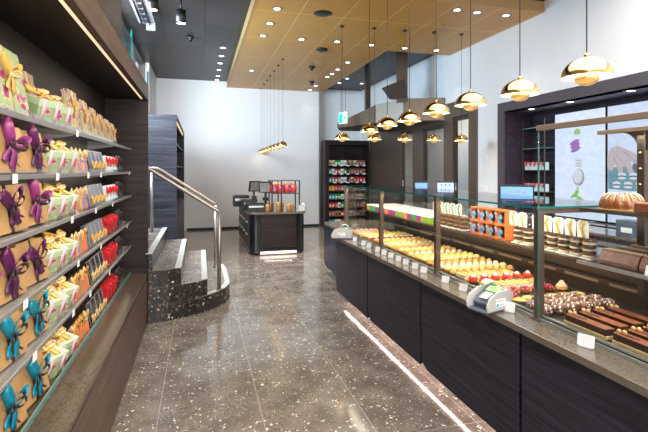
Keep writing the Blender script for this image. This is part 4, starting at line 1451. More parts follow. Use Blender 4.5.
def mk_cookies(ribm, dark):
    def f():
        t = thing('cookie_bag', '', 'cookie bag')
        b = MB()
        random.seed(5)
        for i in range(6):
            ox, oy = random.uniform(-.003, .003), random.uniform(-.003, .003)
            b.lathe([(0.0005, 0.006 + i * .017), (0.030, 0.007 + i * .017), (0.035, 0.012 + i * .017), (0.030, 0.018 + i * .017), (0.0005, 0.020 + i * .017)], 14, (ox, oy, 0), m=(i + dark) % 2)
        b.build('cookies', ['cookie', 'cookie_d'] if dark else ['cookie_l', 'cookie_d'], t)
        MB().lathe([(0.034, 0), (0.040, 0.02), (0.040, 0.10), (0.030, 0.13), (0.012, 0.150), (0.024, 0.185), (0.030, 0.20)], 12, sq=(1, .9)).build('bag', 'clear_bag', t)
        MB().box(-0.036, 0.036, -0.034, 0.034, 0, 0.004).build('base_card', 'white', t)
        # folded label card and ribbon at the neck
        b = MB()
        b.prism([(-0.034, 0.115), (0.034, 0.115), (0.038, 0.195), (0.022, 0.207), (-0.022, 0.207), (-0.038, 0.195)], -0.043, -0.040, 'x')
        b.build('label_card', 'white' if not dark else 'cookie_l', t)
        b = MB()
        b.ribbon([(-0.044, -.008, .205), (-0.050, .006, .17), (-0.048, -.004, .14), (-0.050, -.016, .115)], (0, .018, 0))
        b.build('ribbon', ribm, t)
        return t
    return f
CBG = Proto(mk_cookies('gold_rib', 0))
CBB = Proto(mk_cookies('blue_rib', 1))
for k in range(5):
    CBG.put((1.93 + 0.0 * k, 2.195 - k * 0.082, SZ), 0, 'cookie bag with white label, right of the bronze post, %s of five' % ORD[k], 'cookie bags with white labels', (1, 1, .95))
for k in range(2):
    CBG.put((1.93, 2.395 - k * 0.082, SZ), 0, 'cookie bag with white label just left of the bronze post, %s of two' % ORD[k], 'cookie bags with white labels', (1, 1, .95))
for k in range(5):
    CBB.put((1.93, 3.36 - k * 0.088, SZ), 0, 'cookie bag with blue ribbon beside the macaron boxes, %s of five' % ORD[k], 'cookie bags with blue ribbons', (1, 1, .95))
def mk_orange():
    t = thing('orange_gift_box', '', 'gift box')
    MB().box(0.0, 0.08, -0.047, 0.047, 0, 0.006).box(0.074, 0.08, -0.047, 0.047, 0.006, 0.095).box(0, 0.074, -0.047, -0.043, .006, .095).box(0, 0.074, 0.043, 0.047, .006, .095) \
        .box(0, 0.074, -0.043, 0.043, 0.089, 0.095).build('box', 'box_org', t)
    b = MB()
    for y_ in (-0.022, 0.022):
        b.sph((0.035, y_, 0.028), 0.020, 12, 8)
        b.sph((0.035, y_, 0.054), 0.014, 12, 8)
        b.lathe([(0.012, 0.062), (0.010, 0.074), (0.001, 0.080)], 10, (0.035, y_, 0))
    b.build('chocolate_figure', 'choc', t)
    add_bow(t, (-0.002, 0, 0.040), 0.034, 'pale_blue', 'blue_rib', (-1, 0, .1), (0, 0, 1), drop=1.0)
    return t
OG = Proto(mk_orange)
for k in range(4):
    OG.put((1.90, 2.83 - k * 0.097, SZ), 0, 'open orange gift box of chocolate figures, lower tier, %s from the left' % ORD[k], 'orange boxes of chocolate figures')
    OG.put((1.90, 2.83 - k * 0.097, SZ + 0.0955), 0, 'open orange gift box of chocolate figures, upper tier, %s from the left' % ORD[k], 'orange boxes of chocolate figures')
# flat sweet boxes with white lids
def mk_mbox(c):
    def f():
        t = thing('sweet_box', '', 'sweet box')
        MB().box(0, 0.36, -0.043, 0.043, 0, 0.050).build('box', c, t, bevel=0.002)
        MB().box(-0.002, 0.362, -0.0405, 0.0405, 0.050, 0.060).build('lid', 'white', t, bevel=0.002)
        MB().box(0.05, 0.32, -0.004, 0.004, 0.060, 0.0612).build('lid_band', 'caramel', t)
        return t
    return f
MX = {'magenta': Proto(mk_mbox('box_mag')), 'green': Proto(mk_mbox('box_grn')), 'lime': Proto(mk_mbox('box_lime')), 'orange': Proto(mk_mbox('box_org'))}
cols = ['lime', 'lime', 'magenta', 'green', 'magenta', 'orange', 'lime', 'lime', 'magenta', 'magenta', 'orange', 'magenta', 'green', 'magenta', 'green', 'green', 'orange']
for k, c in enumerate(cols):
    MX[c].put((1.87, 3.46 + k * 0.0885, SZ), 0, '%s box with white lid on the glass shelf, %s from the right' % (c, ORD[k]), 'flat coloured boxes with white lids')

# ================================================================== card terminals
def mk_term():
    t = thing('card_terminal', '', 'card terminal')
    # customer faces -X side; body leans over the counter edge
    side = [(0.0, 0.0), (0.135, 0.0), (0.135, 0.085), (0.10, 0.098), (0.02, 0.062), (-0.012, 0.030)]
    MB().prism(side, -0.055, 0.055, 'y').build('body', 'terminal_dk', t, bevel=0.004)
    cheek = [(-0.045, 0.0), (0.14, 0.0), (0.14, 0.085), (0.105, 0.104), (0.03, 0.100), (-0.03, 0.072), (-0.052, 0.030)]
    for y in (-0.066, 0.056):
        MB().prism(cheek, y, y + 0.010, 'y').build('side_shield', 'terminal', t, bevel=0.004)
    MB().box(0.128, 0.142, -0.056, 0.056, 0.0, 0.088).build('back_shield', 'terminal', t, bevel=0.003)
    MB().box(-0.045, 0.14, -0.06, 0.06, -0.010, 0.0).build('base', 'terminal_dk', t, bevel=0.003)
    mx = Matrix.Translation((0.04, 0, 0.073)) @ Matrix.Rotation(-0.42, 4, 'Y')
    MB().box(0.02, 0.065, -0.035, 0.035, 0.001, 0.004, mx=mx).build('screen', 'screen_green', t)
    k_ = MB()
    for i in range(4):
        for j in range(3):
            k_.box(-0.045 + i * .014, -0.035 + i * .014, -0.022 + j * 0.016, -0.010 + j * 0.016, 0.0, 0.004, mx=mx)
    k_.build('keypad', 'white', t)
    # small printed label on the near cheek: blue square and two dark lines of print
    lb = MB().box(0.010, 0.080, -0.0668, -0.0660, 0.020, 0.062)
    lb.build('label', 'white', t)
    MB().box(0.013, 0.028, -0.0673, -0.0668, 0.023, 0.037).build('logo', 'blue_ink', t)
    MB().box(0.032, 0.070, -0.0673, -0.0668, 0.027, 0.033).box(0.016, 0.060, -0.0673, -0.0668, 0.048, 0.055).build('print', 'grey_ink', t)
    MB().ribbon([(0.11, 0.03, 0.098), (0.10, 0.028, 0.125), (0.075, 0.025, 0.140), (0.045, 0.03, 0.128)], (0, 0.05, 0)).build('paper_slip', 'white', t)
    return t
TM = Proto(mk_term)
TM.put((1.465, 2.10, WZ + 0.0105), 0.28, 'grey card terminal with paper slip on the near worktop edge', 'card terminals', (1.12, 1.08, 1.0))
TM.put((1.46, 4.76, WZ + 0.0105), -0.35, 'grey card terminal on the far end of the worktop', 'card terminals', (1.2, 1.2, 1.0))

# ================================================================== brass pendants
def mk_pend(h):
    def f():
        t = thing('pendant_lamp', '', 'pendant lamp')     # origin at the middle of the rim
        R = 0.109
        n = 14
        out = [(R * math.cos(PI / 2 * i / n), R * 0.86 * math.sin(PI / 2 * i / n)) for i in range(n)] + [(0.004, R * 0.86)]
        MB().lathe(out, 40, cap=False).build('shade', 'brass', t)
        MB().lathe([(R - 0.0005, 0.001), (R * .97, 0.004), (R * .80, R * .45), (R * .45, R * .70), (0.001, R * .76)], 32, cap=False).build('shade_lining', 'shade_inside', t)
        r2 = 0.054
        MB().lathe([(0.0005, -r2 * .72)] + [(r2 * math.sin(PI / 2 * i / 10), -r2 * .72 * math.cos(PI / 2 * i / 10)) for i in range(1, 11)] + [(r2 * .96, 0.006), (0.001, 0.012)], 28).build('lower_bowl', 'brass_bright', t)
        MB().lathe([(0.012, R * .85), (0.012, R * .86 + 0.012), (0.005, R * .86 + .02), (0.0005, R * .86 + .02)], 14).build('cap', 'brass', t)
        MB().cyl((0, 0, 0), 0.0028, R * .86 + .015, h + .05, 8).build('cord', 'cord', t)
        MB().lathe([(0.03, h - .02), (0.03, h)], 16).build('ceiling_rose', 'black', t)
        return t
    return f
def pend_light(x, y, z, p):
    l = bpy.data.lights.new('pendant_bulb', 'POINT')
    l.energy = p
    l.color = (1.0, 0.80, 0.52)
    l.shadow_soft_size = 0.03
    o = bpy.data.objects.new('pendant_bulb', l)
    o.location = (x, y, z + 0.045)
    COL.objects.link(o)
    s_ = MB()
ZR = 1.95
PA = Proto(mk_pend(ZC - 1.955))
PB = Proto(mk_pend(ZG - ZR))
rowA = [(1.741, 1.70, 1.933, 2.0), (1.85, 2.29, 1.95, 2.6), (1.83, 2.77, 1.953, 3.1), (1.86, 3.30, 1.962, 3.7), (1.89, 3.85, 1.955, 4.2), (1.905, 4.40, 1.965, 4.7), (1.935, 5.0, 1.97, 5.3)]
AL = ['largest brass pendant over the counter, nearest the camera', 'second brass pendant from the camera over the counter', 'third brass pendant from the camera over the counter',
      'fourth brass pendant from the camera over the counter', 'fifth brass pendant from the camera over the counter', 'sixth brass pendant from the camera over the counter',
      'farthest brass pendant of the row over the counter']
for k, (x, y, z, _) in enumerate(rowA):
    pr = PA if y < 5.0 else PB
    top = ZC if y < 5.0 else ZG
    hh = (ZC - 1.955) if y < 5.0 else (ZG - ZR)
    zz = top - hh + (z - 1.955 if y < 5.0 else 0)
    pr.put((x, y, zz), k * 0.7, AL[k], 'brass pendants over the counter')
    pend_light(x, y, zz, 1.3)
for k, (u, v) in enumerate(((342.2, 137.5), (374.5, 137.7), (404.8, 138.4), (434, 138.4), (461.5, 139.0))):
    D = (ZR - 1.5) * 450 / (170 - v) 
    D = 6.55 + 0.1 * k
    X = (u - 200) * D / 466.8
    Y = (D - 0.2657 * X) / 0.964
    PB.put((X, Y, ZR + 0.02 - 0.02), k * 0.9, 'small brass pendant in the rear cross row, %s from the left' % ORD[k], 'brass pendants in the rear cross row')
    pend_light(X, Y, ZR, .9)
CS = (0.76, 0.76, 1.0)
for k in range(7):
    D = 8.51 + 0.5 * k
    X = 1.51
    Y = (D - 0.2657 * X) / 0.964
    PB.put((X, Y, ZR + 0.0), k * 0.6, 'small brass pendant over the cash desk, %s of seven from the camera' % ORD[k], 'brass pendants over the cash desk', CS)
    pend_light(X, Y, ZR, .7)

# ================================================================== hood over the pastry oven zone
t = thing('extractor_hood', 'large angular bronze extractor hood with two square ducts up to the ceiling', 'extractor hood', (3.6, 8.6, 2.43))
base = [(-0.68, 0.9), (-0.25, -0.30), (0.10, -0.80), (0.79, -1.10), (0.79, 1.6), (-0.4, 1.6)]
tops = [0.10, 0.36, 0.42, 0.42, 0.42, 0.12]
n = len(base)
hb = MB()
hb.v = [Vector((x, y, 0)) for x, y in base] + [Vector((x, y, h)) for (x, y), h in zip(base, tops)]
hb.face(list(range(n))[::-1])
for i in range(n):
    j = (i + 1) % n
    hb.face([i, j, n + j, n + i])
hb.face([n, n + 1, n + 5])
hb.face([n + 1, n + 2, n + 3, n + 4, n + 5])
hb.build('canopy', 'hood', t)
MB().box(-0.13, -0.03, 0.55, 0.65, 0.30, ZC - 2.43).build('duct', 'bronze_dark', t)
MB().box(0.01, 0.17, -0.85, -0.69, 0.35, ZC - 2.43).build('duct', 'bronze', t)
MB().prism([(-0.28, 0.62), (0.10, 0.78), (0.16, 0.42), (-0.12, 0.42)], -0.88, -0.66, 'y').build('duct_elbow', 'bronze_dark', t)

# ================================================================== packed shelf at the back right
t = thing('packet_shelf', 'tall dark wood shelf of small coloured packets at the back right', 'shelf', (3.14, 11.28, 0))
WB = 1.22
bk = MB().box(0, 0.10, 0, 0.40, 0, 2.28).box(WB - 0.03, WB, 0, 0.40, 0, 2.28).box(0.10, WB - 0.03, 0, 0.40, 2.16, 2.28).box(0.10, WB - 0.03, 0.36, 0.40, 0, 2.16).box(0.64, 0.655, 0.02, 0.36, 0.1, 2.0)
bk.build('carcass', 'dark_wood', t)
PZ = [1.62 - 0.222 * i for i in range(8)]
for z in PZ:
    MB().box(0.10, WB - 0.03, 0.0, 0.36, z - 0.012, z).build('shelf_board', 'black', t)
def mk_packet(c, m2):
    def f():
        t = thing('packet', '', 'packet')
        MB().box(-0.034, 0.034, 0, 0.05, 0, 0.135).build('packet_body', c, t, bevel=0.003)
        MB().box(-0.022, 0.022, -0.001, 0, 0.025, 0.085).build('window', m2, t)
        return t
    return f
PK = {c: Proto(mk_packet(a, b)) for c, a, b in (('cream', 'cookie_l', 'choc'), ('green', 'box_grn', 'cream_w'), ('white', 'white', 'box_lime'), ('tan', 'kraft', 'choc'),
      ('brown', 'choc_milk', 'rose'), ('red', 'red_board', 'cream_w'), ('blue', 'blue_rib', 'cream_w'), ('pink', 'rasp', 'rose'), ('orange', 'box_org', 'lemon'), ('mauve', 'mauve', 'cream'))}
rows_ = [['cream', 'cream', 'green', 'green', 'white', 'white', 'cream', 'tan', 'cream', 'brown', 'brown', 'brown'], ['blue', 'white', 'red', 'red', 'white', 'green', 'brown', 'brown', 'brown', 'brown', 'brown', 'tan'],
         ['blue', 'mauve', 'red', 'mauve', 'white', 'white', 'brown', 'cream', 'pink', 'pink', 'red', 'pink'], ['orange', 'orange', 'pink', 'pink', 'mauve', 'white', 'brown', 'tan', 'brown', 'brown', 'brown', 'brown'],
         ['blue', 'blue', 'green', 'green', 'white', 'white', 'brown', 'pink', 'tan', 'cream', 'cream', 'tan'], ['red', 'red', 'pink', 'white', 'green', 'green', 'tan', 'tan', 'brown', 'brown', 'pink', 'cream'],
         ['brown', 'brown', 'tan', 'tan', 'red', 'red', 'cream', 'cream', 'brown', 'brown', 'tan', 'tan'], ['blue', 'blue', 'white', 'white', 'red', 'red', 'green', 'green', 'brown', 'brown', 'tan', 'tan']]
for r_, z in enumerate(PZ):
    for k, c in enumerate(rows_[r_]):
        x = 3.14 + 0.15 + k * 0.084 + (0.02 if k > 5 else 0)
        PK[c].put((x, 11.33, z), 0, '%s packet on the back shelf, %s row from top, %s from left' % (c, ORD[r_], ORD[k]), 'packets on the back shelf')
for k, z in enumerate((1.62, 1.398, 1.176)):
    for j, x in enumerate((3.36, 3.54, 3.72, 3.98, 4.17)):
        tag(MB().box(0, 0.085, -0.0012, 0.0, -0.006, 0.026).build('price_card', 'white', loc=(x, 11.279, z - 0.012)), 'tiny price card on the back shelf, %s row, %s of five' % (ORD[k], ORD[j]), 'price card', 'price cards on the back shelf')

# exit sign
t = thing('exit_sign', 'green and white exit sign hanging by the extractor hood', 'exit sign', (2.82, 8.75, 2.44), rz=-1.15)
MB().box(-0.13, 0.13, -0.012, 0.012, 0, 0.24).build('panel', 'terminal', t, bevel=0.003)
M['exit_white'] = mat('exit_white', (0.8, 0.9, 0.9), 0.4, emit=(0.75, 1.0, 0.97), es=0.8)
M['exit_green'] = mat('exit_green', (0.0, 0.4, 0.3), 0.4, emit=(0.0, 0.55, 0.38), es=0.8)
for s__ in (-1, 1):
    MB().box(-0.12, 0.12, min(s__ * 0.012, s__ * 0.014), max(s__ * 0.012, s__ * 0.014), 0.012, 0.228).build('lit_face', 'exit_white', t)
    g = MB()
    y0_, y1_ = sorted((s__ * 0.014, s__ * 0.0155))
    g.box(-0.115, 0.0, y0_, y1_, 0.02, 0.22)
    g.prism([(0.02, 0.10), (0.06, 0.10), (0.06, 0.06), (0.11, 0.12), (0.06, 0.18), (0.06, 0.14), (0.02, 0.14)], y0_, y1_, 'y')
    g.build('pictogram', 'exit_green', t)
MB().box(-0.07, -0.066, -0.002, 0.002, 0.24, ZG - 2.44).box(0.066, 0.07, -0.002, 0.002, 0.24, ZG - 2.44).build('hanger', 'black', t)
# red alarm items and switches on the walls
xr, yr = XW, 11.45
tag(MB().box(-0.03, 0, -0.05, 0.05, -0.07, 0.07).build('fire_alarm', 'red_board', loc=(XW, 11.6, 1.70), bevel=0.004), 'upper red fire alarm box on the wall beside the packet shelf', 'fire alarm', 'red fire boxes on the wall')
tag(MB().box(-0.03, 0, -0.07, 0.07, -0.06, 0.06).build('fire_alarm', 'red_board', loc=(XW, 11.6, 1.42), bevel=0.004), 'lower red fire alarm box on the wall beside the packet shelf', 'fire alarm', 'red fire boxes on the wall')
for z, lb in ((1.70, 'upper white switch plate on the wall between doors and niche'), (1.20, 'lower white switch plate on the wall between doors and niche')):
    t = thing('switch_plate', lb, 'switch', (XW, 6.28, z), group='white switch plates')
    MB().box(-0.008, 0, -0.05, 0.05, -0.04, 0.04).build('plate', 'white', t, bevel=0.002)
    MB().box(-0.011, -0.008, -0.03, 0.03, -0.02, 0.02).build('rocker', 'cream_board', t)

# ================================================================== niche: big screens, back counter, shelves
t = thing('back_counter', 'dark back counter with cupboard doors under the wall screens', 'counter', (4.0, NY0, 0))
LB = NY1 - NY0 - 0.02
MB().box(0.03, 0.415, 0, LB, 0.08, 0.81).box(0.06, 0.415, 0, LB, 0, 0.08).build('body', 'black', t)
for i in range(7):
    d_ = MB().box(0.01, 0.03, 0.01 + i * LB / 7, (i + 1) * LB / 7 - 0.01, 0.10, 0.80).build('door', 'plum_wood', t)
    MB().box(-0.005, 0.01, 0.03 + i * LB / 7, 0.045 + i * LB / 7, 0.6, 0.75).build('handle', 'bronze', d_)
MB().box(0, 0.418, 0, LB, 0.81, 0.838).build('top', 'granite', t, bevel=0.002)
struct('trim_6', MB().box(XW + 0.01, 4.88, NY0, NY1, 0.80, 0.84), 'granite')

def display(y0, y1, z0, z1, lb, pic):
    t = thing('wall_screen', lb, 'screen', (4.88, (y0 + y1) / 2, (z0 + z1) / 2), group='tall wall screens')
    W, Hh = (y1 - y0) / 2, (z1 - z0) / 2
    MB().box(-0.04, 0, -W, W, -Hh, Hh).build('casing', 'black', t)
    MB().box(-0.043, -0.04, -W + .008, W - .008, -Hh + .008, Hh - .008).build('picture', pic, t)
    return t
# picture shapes are flat patches on the screen face; a = towards the left of the picture, b = up, in metres
def patch(par, name, m, poly, k=1):
    x = -0.043 - 0.0008 * k
    MB().prism([(-a, b) for a, b in poly], x - 0.0006, x, 'x').build(name, m, par)
def ell(cx, cy, rx, ry, n=20, rot=0.0):
    return [(cx + rx * math.cos(2 * PI * i / n) * math.cos(rot) - ry * math.sin(2 * PI * i / n) * math.sin(rot),
             cy + rx * math.cos(2 * PI * i / n) * math.sin(rot) + ry * math.sin(2 * PI * i / n) * math.cos(rot)) for i in range(n)]
# note: on this wall the viewer's right is towards smaller Y
s1 = display(4.44, 5.27, 0.855, 2.285, 'tall wall screen with a falling column of macarons on pale boards', 'poster_bg')
patch(s1, 'picture_patch', 'p_green', ell(-0.02, 0.43, 0.055, 0.05))
patch(s1, 'picture_patch', 'p_white', ell(-0.02, 0.395, 0.055, 0.012), 2)
for i, (yy, m_) in enumerate(((0.30, 'p_purple'), (0.255, 'p_purple'), (0.205, 'p_purple'))):
    patch(s1, 'picture_patch', m_, ell(-0.055 - 0.01 * (1 - i), yy, 0.085, 0.030, rot=0.35))
for i, yy in enumerate((0.07, 0.03, -0.005)):
    patch(s1, 'picture_patch', 'p_white', ell(0.0, yy, 0.075 - i * .01, 0.014, rot=-.1))
    patch(s1, 'picture_patch', 'p_grey', ell(0.005, yy - 0.017, 0.055, 0.005, rot=-.1), 2)
patch(s1, 'picture_patch', 'p_grey', ell(0.0, -0.165, 0.095, 0.115))
patch(s1, 'picture_patch', 'p_white', ell(-0.012, -0.15, 0.078, 0.095), 2)
patch(s1, 'picture_patch', 'p_white', ell(-0.02, -0.30, 0.02, 0.05, rot=-.2))
for i, (cx, cy, rot) in enumerate(((-0.06, -0.40, 0.6), (-0.03, -0.36, 1.2), (-0.04, -0.48, 0.5), (0.03, -0.45, -0.5), (0.05, -0.52, -0.25), (0.0, -0.53, 0.0))):
    patch(s1, 'picture_patch', 'p_leaf', ell(cx, cy, 0.085, 0.022, rot=rot))
patch(s1, 'picture_patch', 'p_grey', ell(0.01, -0.60, 0.05, 0.008))
s2 = display(3.59, 4.42, 0.855, 2.285, 'tall wall screen showing a hand placing small macarons', 'poster_bg2')
patch(s2, 'picture_patch', 'p_dark', [(0.03, 0.22), (-0.12, -0.12), (0.28, -0.12)])
patch(s2, 'picture_patch', 'p_teal', [(-0.40, -0.05), (-0.2, -0.02), (0.05, -0.10), (0.38, -0.12), (0.38, -0.34), (-0.40, -0.30)])
hand = [(-0.41, -0.03), (-0.41, 0.10), (-0.36, 0.20), (-0.26, 0.22), (-0.14, 0.17), (-0.02, 0.11), (0.07, 0.02), (0.12, -0.04), (0.10, -0.08), (0.04, -0.06), (-0.03, 0.0),
        (-0.10, 0.03), (-0.08, -0.04), (-0.06, -0.10), (-0.10, -0.13), (-0.14, -0.08), (-0.18, 0.0), (-0.20, -0.03), (-0.20, -0.12), (-0.24, -0.14), (-0.27, -0.06), (-0.30, 0.0), (-0.34, -0.08), (-0.38, -0.08)]
patch(s2, 'picture_patch', 'p_skin', hand, 2)
for a_, b_ in ((((-0.30, 0.13)), (-0.10, -0.10)), (((-0.33, 0.10)), (-0.22, -0.10)), (((-0.20, 0.16)), (0.04, -0.03))):
    dx, dy = b_[0] - a_[0], b_[1] - a_[1]
    q = math.hypot(dx, dy)
    nx_, ny_ = -dy / q * .005, dx / q * .005
    patch(s2, 'picture_patch', 'p_rose', [(a_[0] - nx_, a_[1] - ny_), (b_[0] - nx_, b_[1] - ny_), (b_[0] + nx_, b_[1] + ny_), (a_[0] + nx_, a_[1] + ny_)], 3)
for r_ in range(3):
    for k in range(5 - (r_ == 0)):
        cx, cy = -0.33 + k * 0.15 + 0.05 * (r_ == 1) + 0.12 * (r_ == 0), -0.14 - r_ * 0.105
        patch(s2, 'picture_patch', 'p_white', ell(cx, cy + 0.012, 0.055, 0.026), 4)
        patch(s2, 'picture_patch', 'p_dark', ell(cx, cy - 0.006, 0.055, 0.012), 5)
        patch(s2, 'picture_patch', 'p_white', ell(cx, cy - 0.026, 0.053, 0.016), 6)
# one more screen further along, out past the tall case
# narrow shelves left of the screens
t = thing('niche_shelf', 'narrow glass shelves with red ribboned packets left of the screens', 'shelf', (4.70, 5.31, 0.84))
for z in (0.35, 0.66, 0.98, 1.28):
    MB().box(0, 0.18, 0, 0.46, z - 0.01, z).build('shelf_board', 'glass_edge_pale' if z > .9 else 'bronze', t)
MB().box(0.0, 0.012, 0, 0.012, 0, 1.4).box(0.0, 0.012, 0.448, 0.46, 0, 1.4).build('upright', 'bronze', t)
def mk_small():
    t = thing('ribboned_packet', '', 'packet')
    MB().box(-0.03, 0.03, -0.036, 0.036, 0, 0.11).build('packet_body', 'cyan_board', t, bevel=0.003)
    add_bow(t, (-0.031, 0, 0.085), 0.035, 'red_rib', 'red_rib', (-1, 0, .2), (0, 0, 1), drop=1.0)
    return t
SP = Proto(mk_small)
for r_, z in enumerate((0.35, 0.66)):
    for k in range(5):
        SP.put((4.76, 5.36 + k * 0.088, 0.84 + z), 0, 'pale packet with red bow beside the screens, %s shelf, %s from the screen' % (['lower', 'upper'][r_], ORD[k]), 'red ribboned packets in the niche')
for k, (yy) in enumerate((5.45, 4.75, 3.9, 3.2)):
    x = 4.60
    DP.put((x, yy, NZ1), 0, 'niche ceiling downlight, %s from the far end' % ORD[k], 'downlights in the niche ceiling')
    spot_light(x, yy, NZ1, 7, 1.8, (0.85, 0.85, 1.0))
for k, (yy) in enumerate((3.0, 3.5)):
    t = thing('storage_box', 'dark box on the back counter below the screens, %s of two' % ORD[k], 'box', (4.15, yy, 0.838))
    MB().box(-0.08, 0.08, -0.12, 0.12, 0, 0.16).build('box', 'terminal_dk', t, bevel=0.005)
    MB().box(-0.083, -0.08, -0.06, 0.06, 0.04, 0.09).build('label', 'white', t)

# till screens standing behind the display case
t = thing('service_counter', 'dark service ledge behind the glass display case', 'counter', (2.42, 1.9, 0))
MB().box(0, 0.10, 0, 3.2, 0, 1.01).build('body', 'black', t)
MB().box(-0.01, 0.14, 0, 3.2, 1.01, 1.03).build('top', 'bronze_dark', t)
def mk_till(w_, h_, pic):
    def f():
        t = thing('till_screen', '', 'till screen')
        MB().box(-0.03, 0.03, -0.05, 0.05, 0, 0.008).box(-0.008, 0.008, -0.012, 0.012, 0.008, 0.18).build('stand', 'black', t)
        mx = Matrix.Translation((0, 0, 0.16)) @ Matrix.Rotation(-0.12, 4, 'Y')
        MB().box(-0.012, 0.012, -w_ / 2, w_ / 2, 0, h_, mx=mx).build('casing', 'black', t, bevel=0.003)
        MB().box(-0.0135, -0.012, -w_ / 2 + .008, w_ / 2 - .008, 0.008, h_ - .012, mx=mx).build('display', pic, t)
        b = MB()
        for i in range(3):
            for j in range(2):
                b.box(-0.0145, -0.0135, w_ * (-.25 + .22 * i), w_ * (-.25 + .22 * i) + .014, 0.04 + .05 * j, 0.054 + .05 * j, mx=mx)
        b.build('display_icon', 'screen_red' if w_ > .2 else 'screen_navy', t)
        return t
    return f
T1 = Proto(mk_till(0.215, 0.145, 'screen_blue'))
T2 = Proto(mk_till(0.19, 0.13, 'screen_pale'))
def at(u, D, X=None):
    X = (u - 200) * D / 466.8
    return X, (D - 0.2657 * X) / 0.964
x, y = at(515.5, 3.42)
T1.put((2.48, 3.11, 1.03), 0.90, 'till screen with red icons, nearest the camera behind the display case', 'till screens', (1, 1.2, 1.15))
x, y = at(421, 5.3)
T1.put((2.50, 4.78, 1.03), 1.05, 'small blue till screen behind the macaron boxes, left of the pale one', 'till screens', (1, .7, 1.1))
T2.put((2.50, 4.24, 1.03), 1.02, 'pale till screen right of the small blue one', 'till screens', (1, .95, 1.22))

# ================================================================== cash desk at the back
KX0, KX1, KY0, KY1, KZ = 0.84, 1.83, 7.90, 10.3, 0.753
t = thing('cash_desk', 'dark wood cash desk with rounded corners and light under its front', 'cash desk', (KX0, KY0, 0))
W_, L_ = KX1 - KX0, KY1 - KY0
def rr_poly(x0, x1, y0, y1, r, n=6):
    out = []
    for cx, cy, a0 in ((x1 - r, y0 + r, -PI / 2), (x1 - r, y1 - r, 0), (x0 + r, y1 - r, PI / 2), (x0 + r, y0 + r, PI)):
        for i in range(n + 1):
            a = a0 + PI / 2 * i / n
            out.append((cx + r * math.cos(a), cy + r * math.sin(a)))
    return out
MB().prism(rr_poly(0.18, W_ - .16, 0.015, 0.2, .01), 0.125, KZ - .035).build('front_panel', 'dark_wood_x', t)
MB().prism(rr_poly(0, W_, 0.03, L_, .12), 0.02, KZ - .035).build('body', 'black_gloss', t, bevel=0.01)
MB().box(0.18, W_ - .16, 0.0, 0.03, KZ - .05, KZ - .035).build('shadow_trim', 'black', t)
MB().prism(rr_poly(-.02, W_ + .02, -.015, L_, .12), KZ - .035, KZ).build('top', 'granite', t, bevel=.003)
MB().box(0.18, W_ - .16, -0.002, 0.02, 0.02, 0.06).build('light_strip', 'led_pink', t)
for i in range(4):
    d_ = MB().box(-0.012, 0.0, 0.2 + i * .5, 0.66 + i * .5, 0.10, KZ - .06).build('drawer', 'black', t)
    MB().box(-0.03, -0.012, 0.3 + i * .5, 0.56 + i * .5, 0.55, 0.57).box(-0.03, -0.012, 0.3 + i * .5, 0.56 + i * .5, 0.33, 0.35).build('handle', 'steel', d_)
l = strip('cash_desk_light', 0, 0, 0.5, 0, 0.02, 0.4, (1.0, 0.78, 0.70))
l.location = (KX0 + .5, KY0 - 0.02, 0.10)
l.rotation_euler = (0, 0, PI / 2)
# glass stand on the desk
t = thing('glass_stand', 'black framed two level glass stand at the front of the cash desk', 'display stand', (1.235, 8.02, KZ))
b = MB()
for x in (0, 0.17, 0.50):
    for y in (0, 0.36):
        b.box(x, x + .022, y, y + .022, 0, 0.56)
for y in (0, 0.36):
    b.box(0, 0.522, y, y + .022, 0.548, 0.56)
    b.box(0, 0.522, y, y + .022, 0.315, 0.327)
b.box(0, .022, 0, .38, .548, .56).box(.5, .522, 0, .38, .548, .56)
b.build('frame', 'black', t)
MB().box(0.0, 0.52, 0.0, 0.38, 0.327, 0.333).build('shelf', 'glass', t)
MB().box(0.0, 0.52, 0.0, 0.38, 0.56, 0.566).build('top_glass', 'glass', t)
def mk_pan():
    t = thing('panettone_box', '', 'cake box')
    MB().lathe([(0.05, 0), (0.058, 0.01), (0.058, 0.13), (0.05, 0.14), (0.001, 0.14)], 8).build('box', 'rasp', t)
    add_bow(t, (0, 0, 0.142), 0.045, 'cream_rib', 'gold_rib', (0, -.4, 1), (0, 1, .4), drop=.8)
    MB().box(-.03, .03, -.0590, -.0575, .03, .09).build('label', 'mauve', t)
    return t
PN = Proto(mk_pan)
k = 0
for x in (1.29, 1.41, 1.53, 1.65):
    for y in (8.10, 8.26):
        PN.put((x, y, KZ + .333), 0.2 * k, 'red cake box with bow on the glass stand, %s, %s from left' % (['front row', 'rear row'][y > 8.2], ORD[k // 2]), 'red cake boxes on the glass stand', (1, 1, 1.05))
        k += 1
def mk_jar():
    t = thing('sweet_jar', '', 'jar')
    MB().lathe([(0.036, 0), (0.04, 0.006), (0.04, 0.10), (0.032, 0.115)], 16).build('jar', 'cookie', t)
    MB().lathe([(0.034, 0.115), (0.034, 0.135), (0.001, 0.137)], 16).build('lid', 'gold_rib', t)
    return t
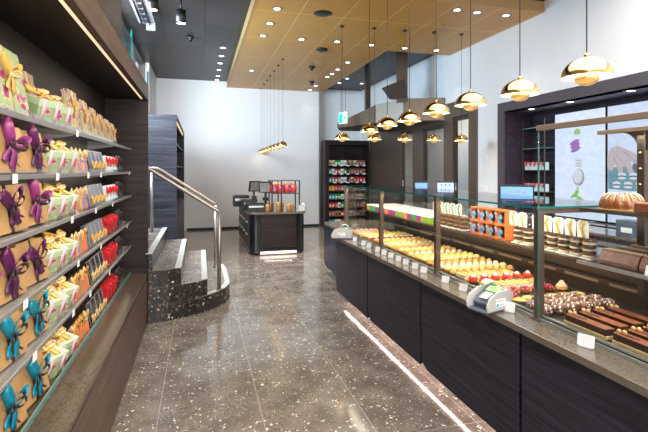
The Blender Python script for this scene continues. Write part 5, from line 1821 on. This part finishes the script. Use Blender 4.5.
JR = Proto(mk_jar)
k = 0
for k, x in enumerate((1.16, 1.26, 1.35, 1.44, 1.54, 1.63)):
    JR.put((x, 8.15 if k % 2 else 7.995, KZ), 0, 'small brown jar with golden lid under the glass stand, %s from left' % ORD[k], 'jars on the cash desk', (1, 1, 1.25 if k in (1, 2, 3) else .95))
for k, (x, y, rz, lb) in enumerate(((1.02, 8.9, .35, 'black cash desk till screen, farther one seen from behind'), (1.175, 8.35, -.4, 'black cash desk till screen, nearer one on a thick stand'))):
    t = thing('till', lb, 'till screen', (x, y, KZ), rz=rz, group='tills on the cash desk')
    MB().box(-.06, .06, -.06, .06, 0, .012).build('base', 'black', t)
    MB().cyl((0, 0, 0), .022, .012, .34, 12).box(-.05, .05, -.03, .0, .18, .24).build('stand', 'black' if k else 'bronze', t)
    mx = Matrix.Translation((0, -0.01, 0.33)) @ Matrix.Rotation(0.25, 4, 'X')
    MB().box(-.12, .12, -.018, .012, 0, .21, mx=mx).build('screen', 'black', t, bevel=.004)
    MB().box(-.095, .095, -.021, -.018, .02, .19, mx=mx).build('back_cover', 'alu', t)
for lb, x0, x1, y0, y1, h in (('black receipt printer block at the front left corner of the cash desk', .80, 1.12, 8.0, 8.3, .15), ('black cash drawer unit on the left edge of the cash desk', .76, 1.02, 8.45, 8.8, .19),
                              ('black scale at the far left end of the cash desk', .66, .98, 9.3, 9.6, .22), ('low black keyboard unit behind the tills', .9, 1.2, 9.75, 9.95, .12)):
    t = thing('till_device', lb, 'till equipment', (x0, y0, KZ), group='till devices on the cash desk')
    MB().box(0, x1 - x0, 0, y1 - y0, 0, h).build('body', 'black', t, bevel=.008)
    MB().box(.02, x1 - x0 - .02, .02, y1 - y0 - .02, h, h + .012).build('top_plate', 'black_gloss', t, bevel=.003)
    MB().box(.03, x1 - x0 - .03, -.002, 0, h * .55, h * .75).build('slot', 'steel', t)
TM.put((1.80, 8.02, KZ + 0.0105), -1.9, 'dark card terminal at the right corner of the cash desk', 'card terminals', (.9, .9, 1))
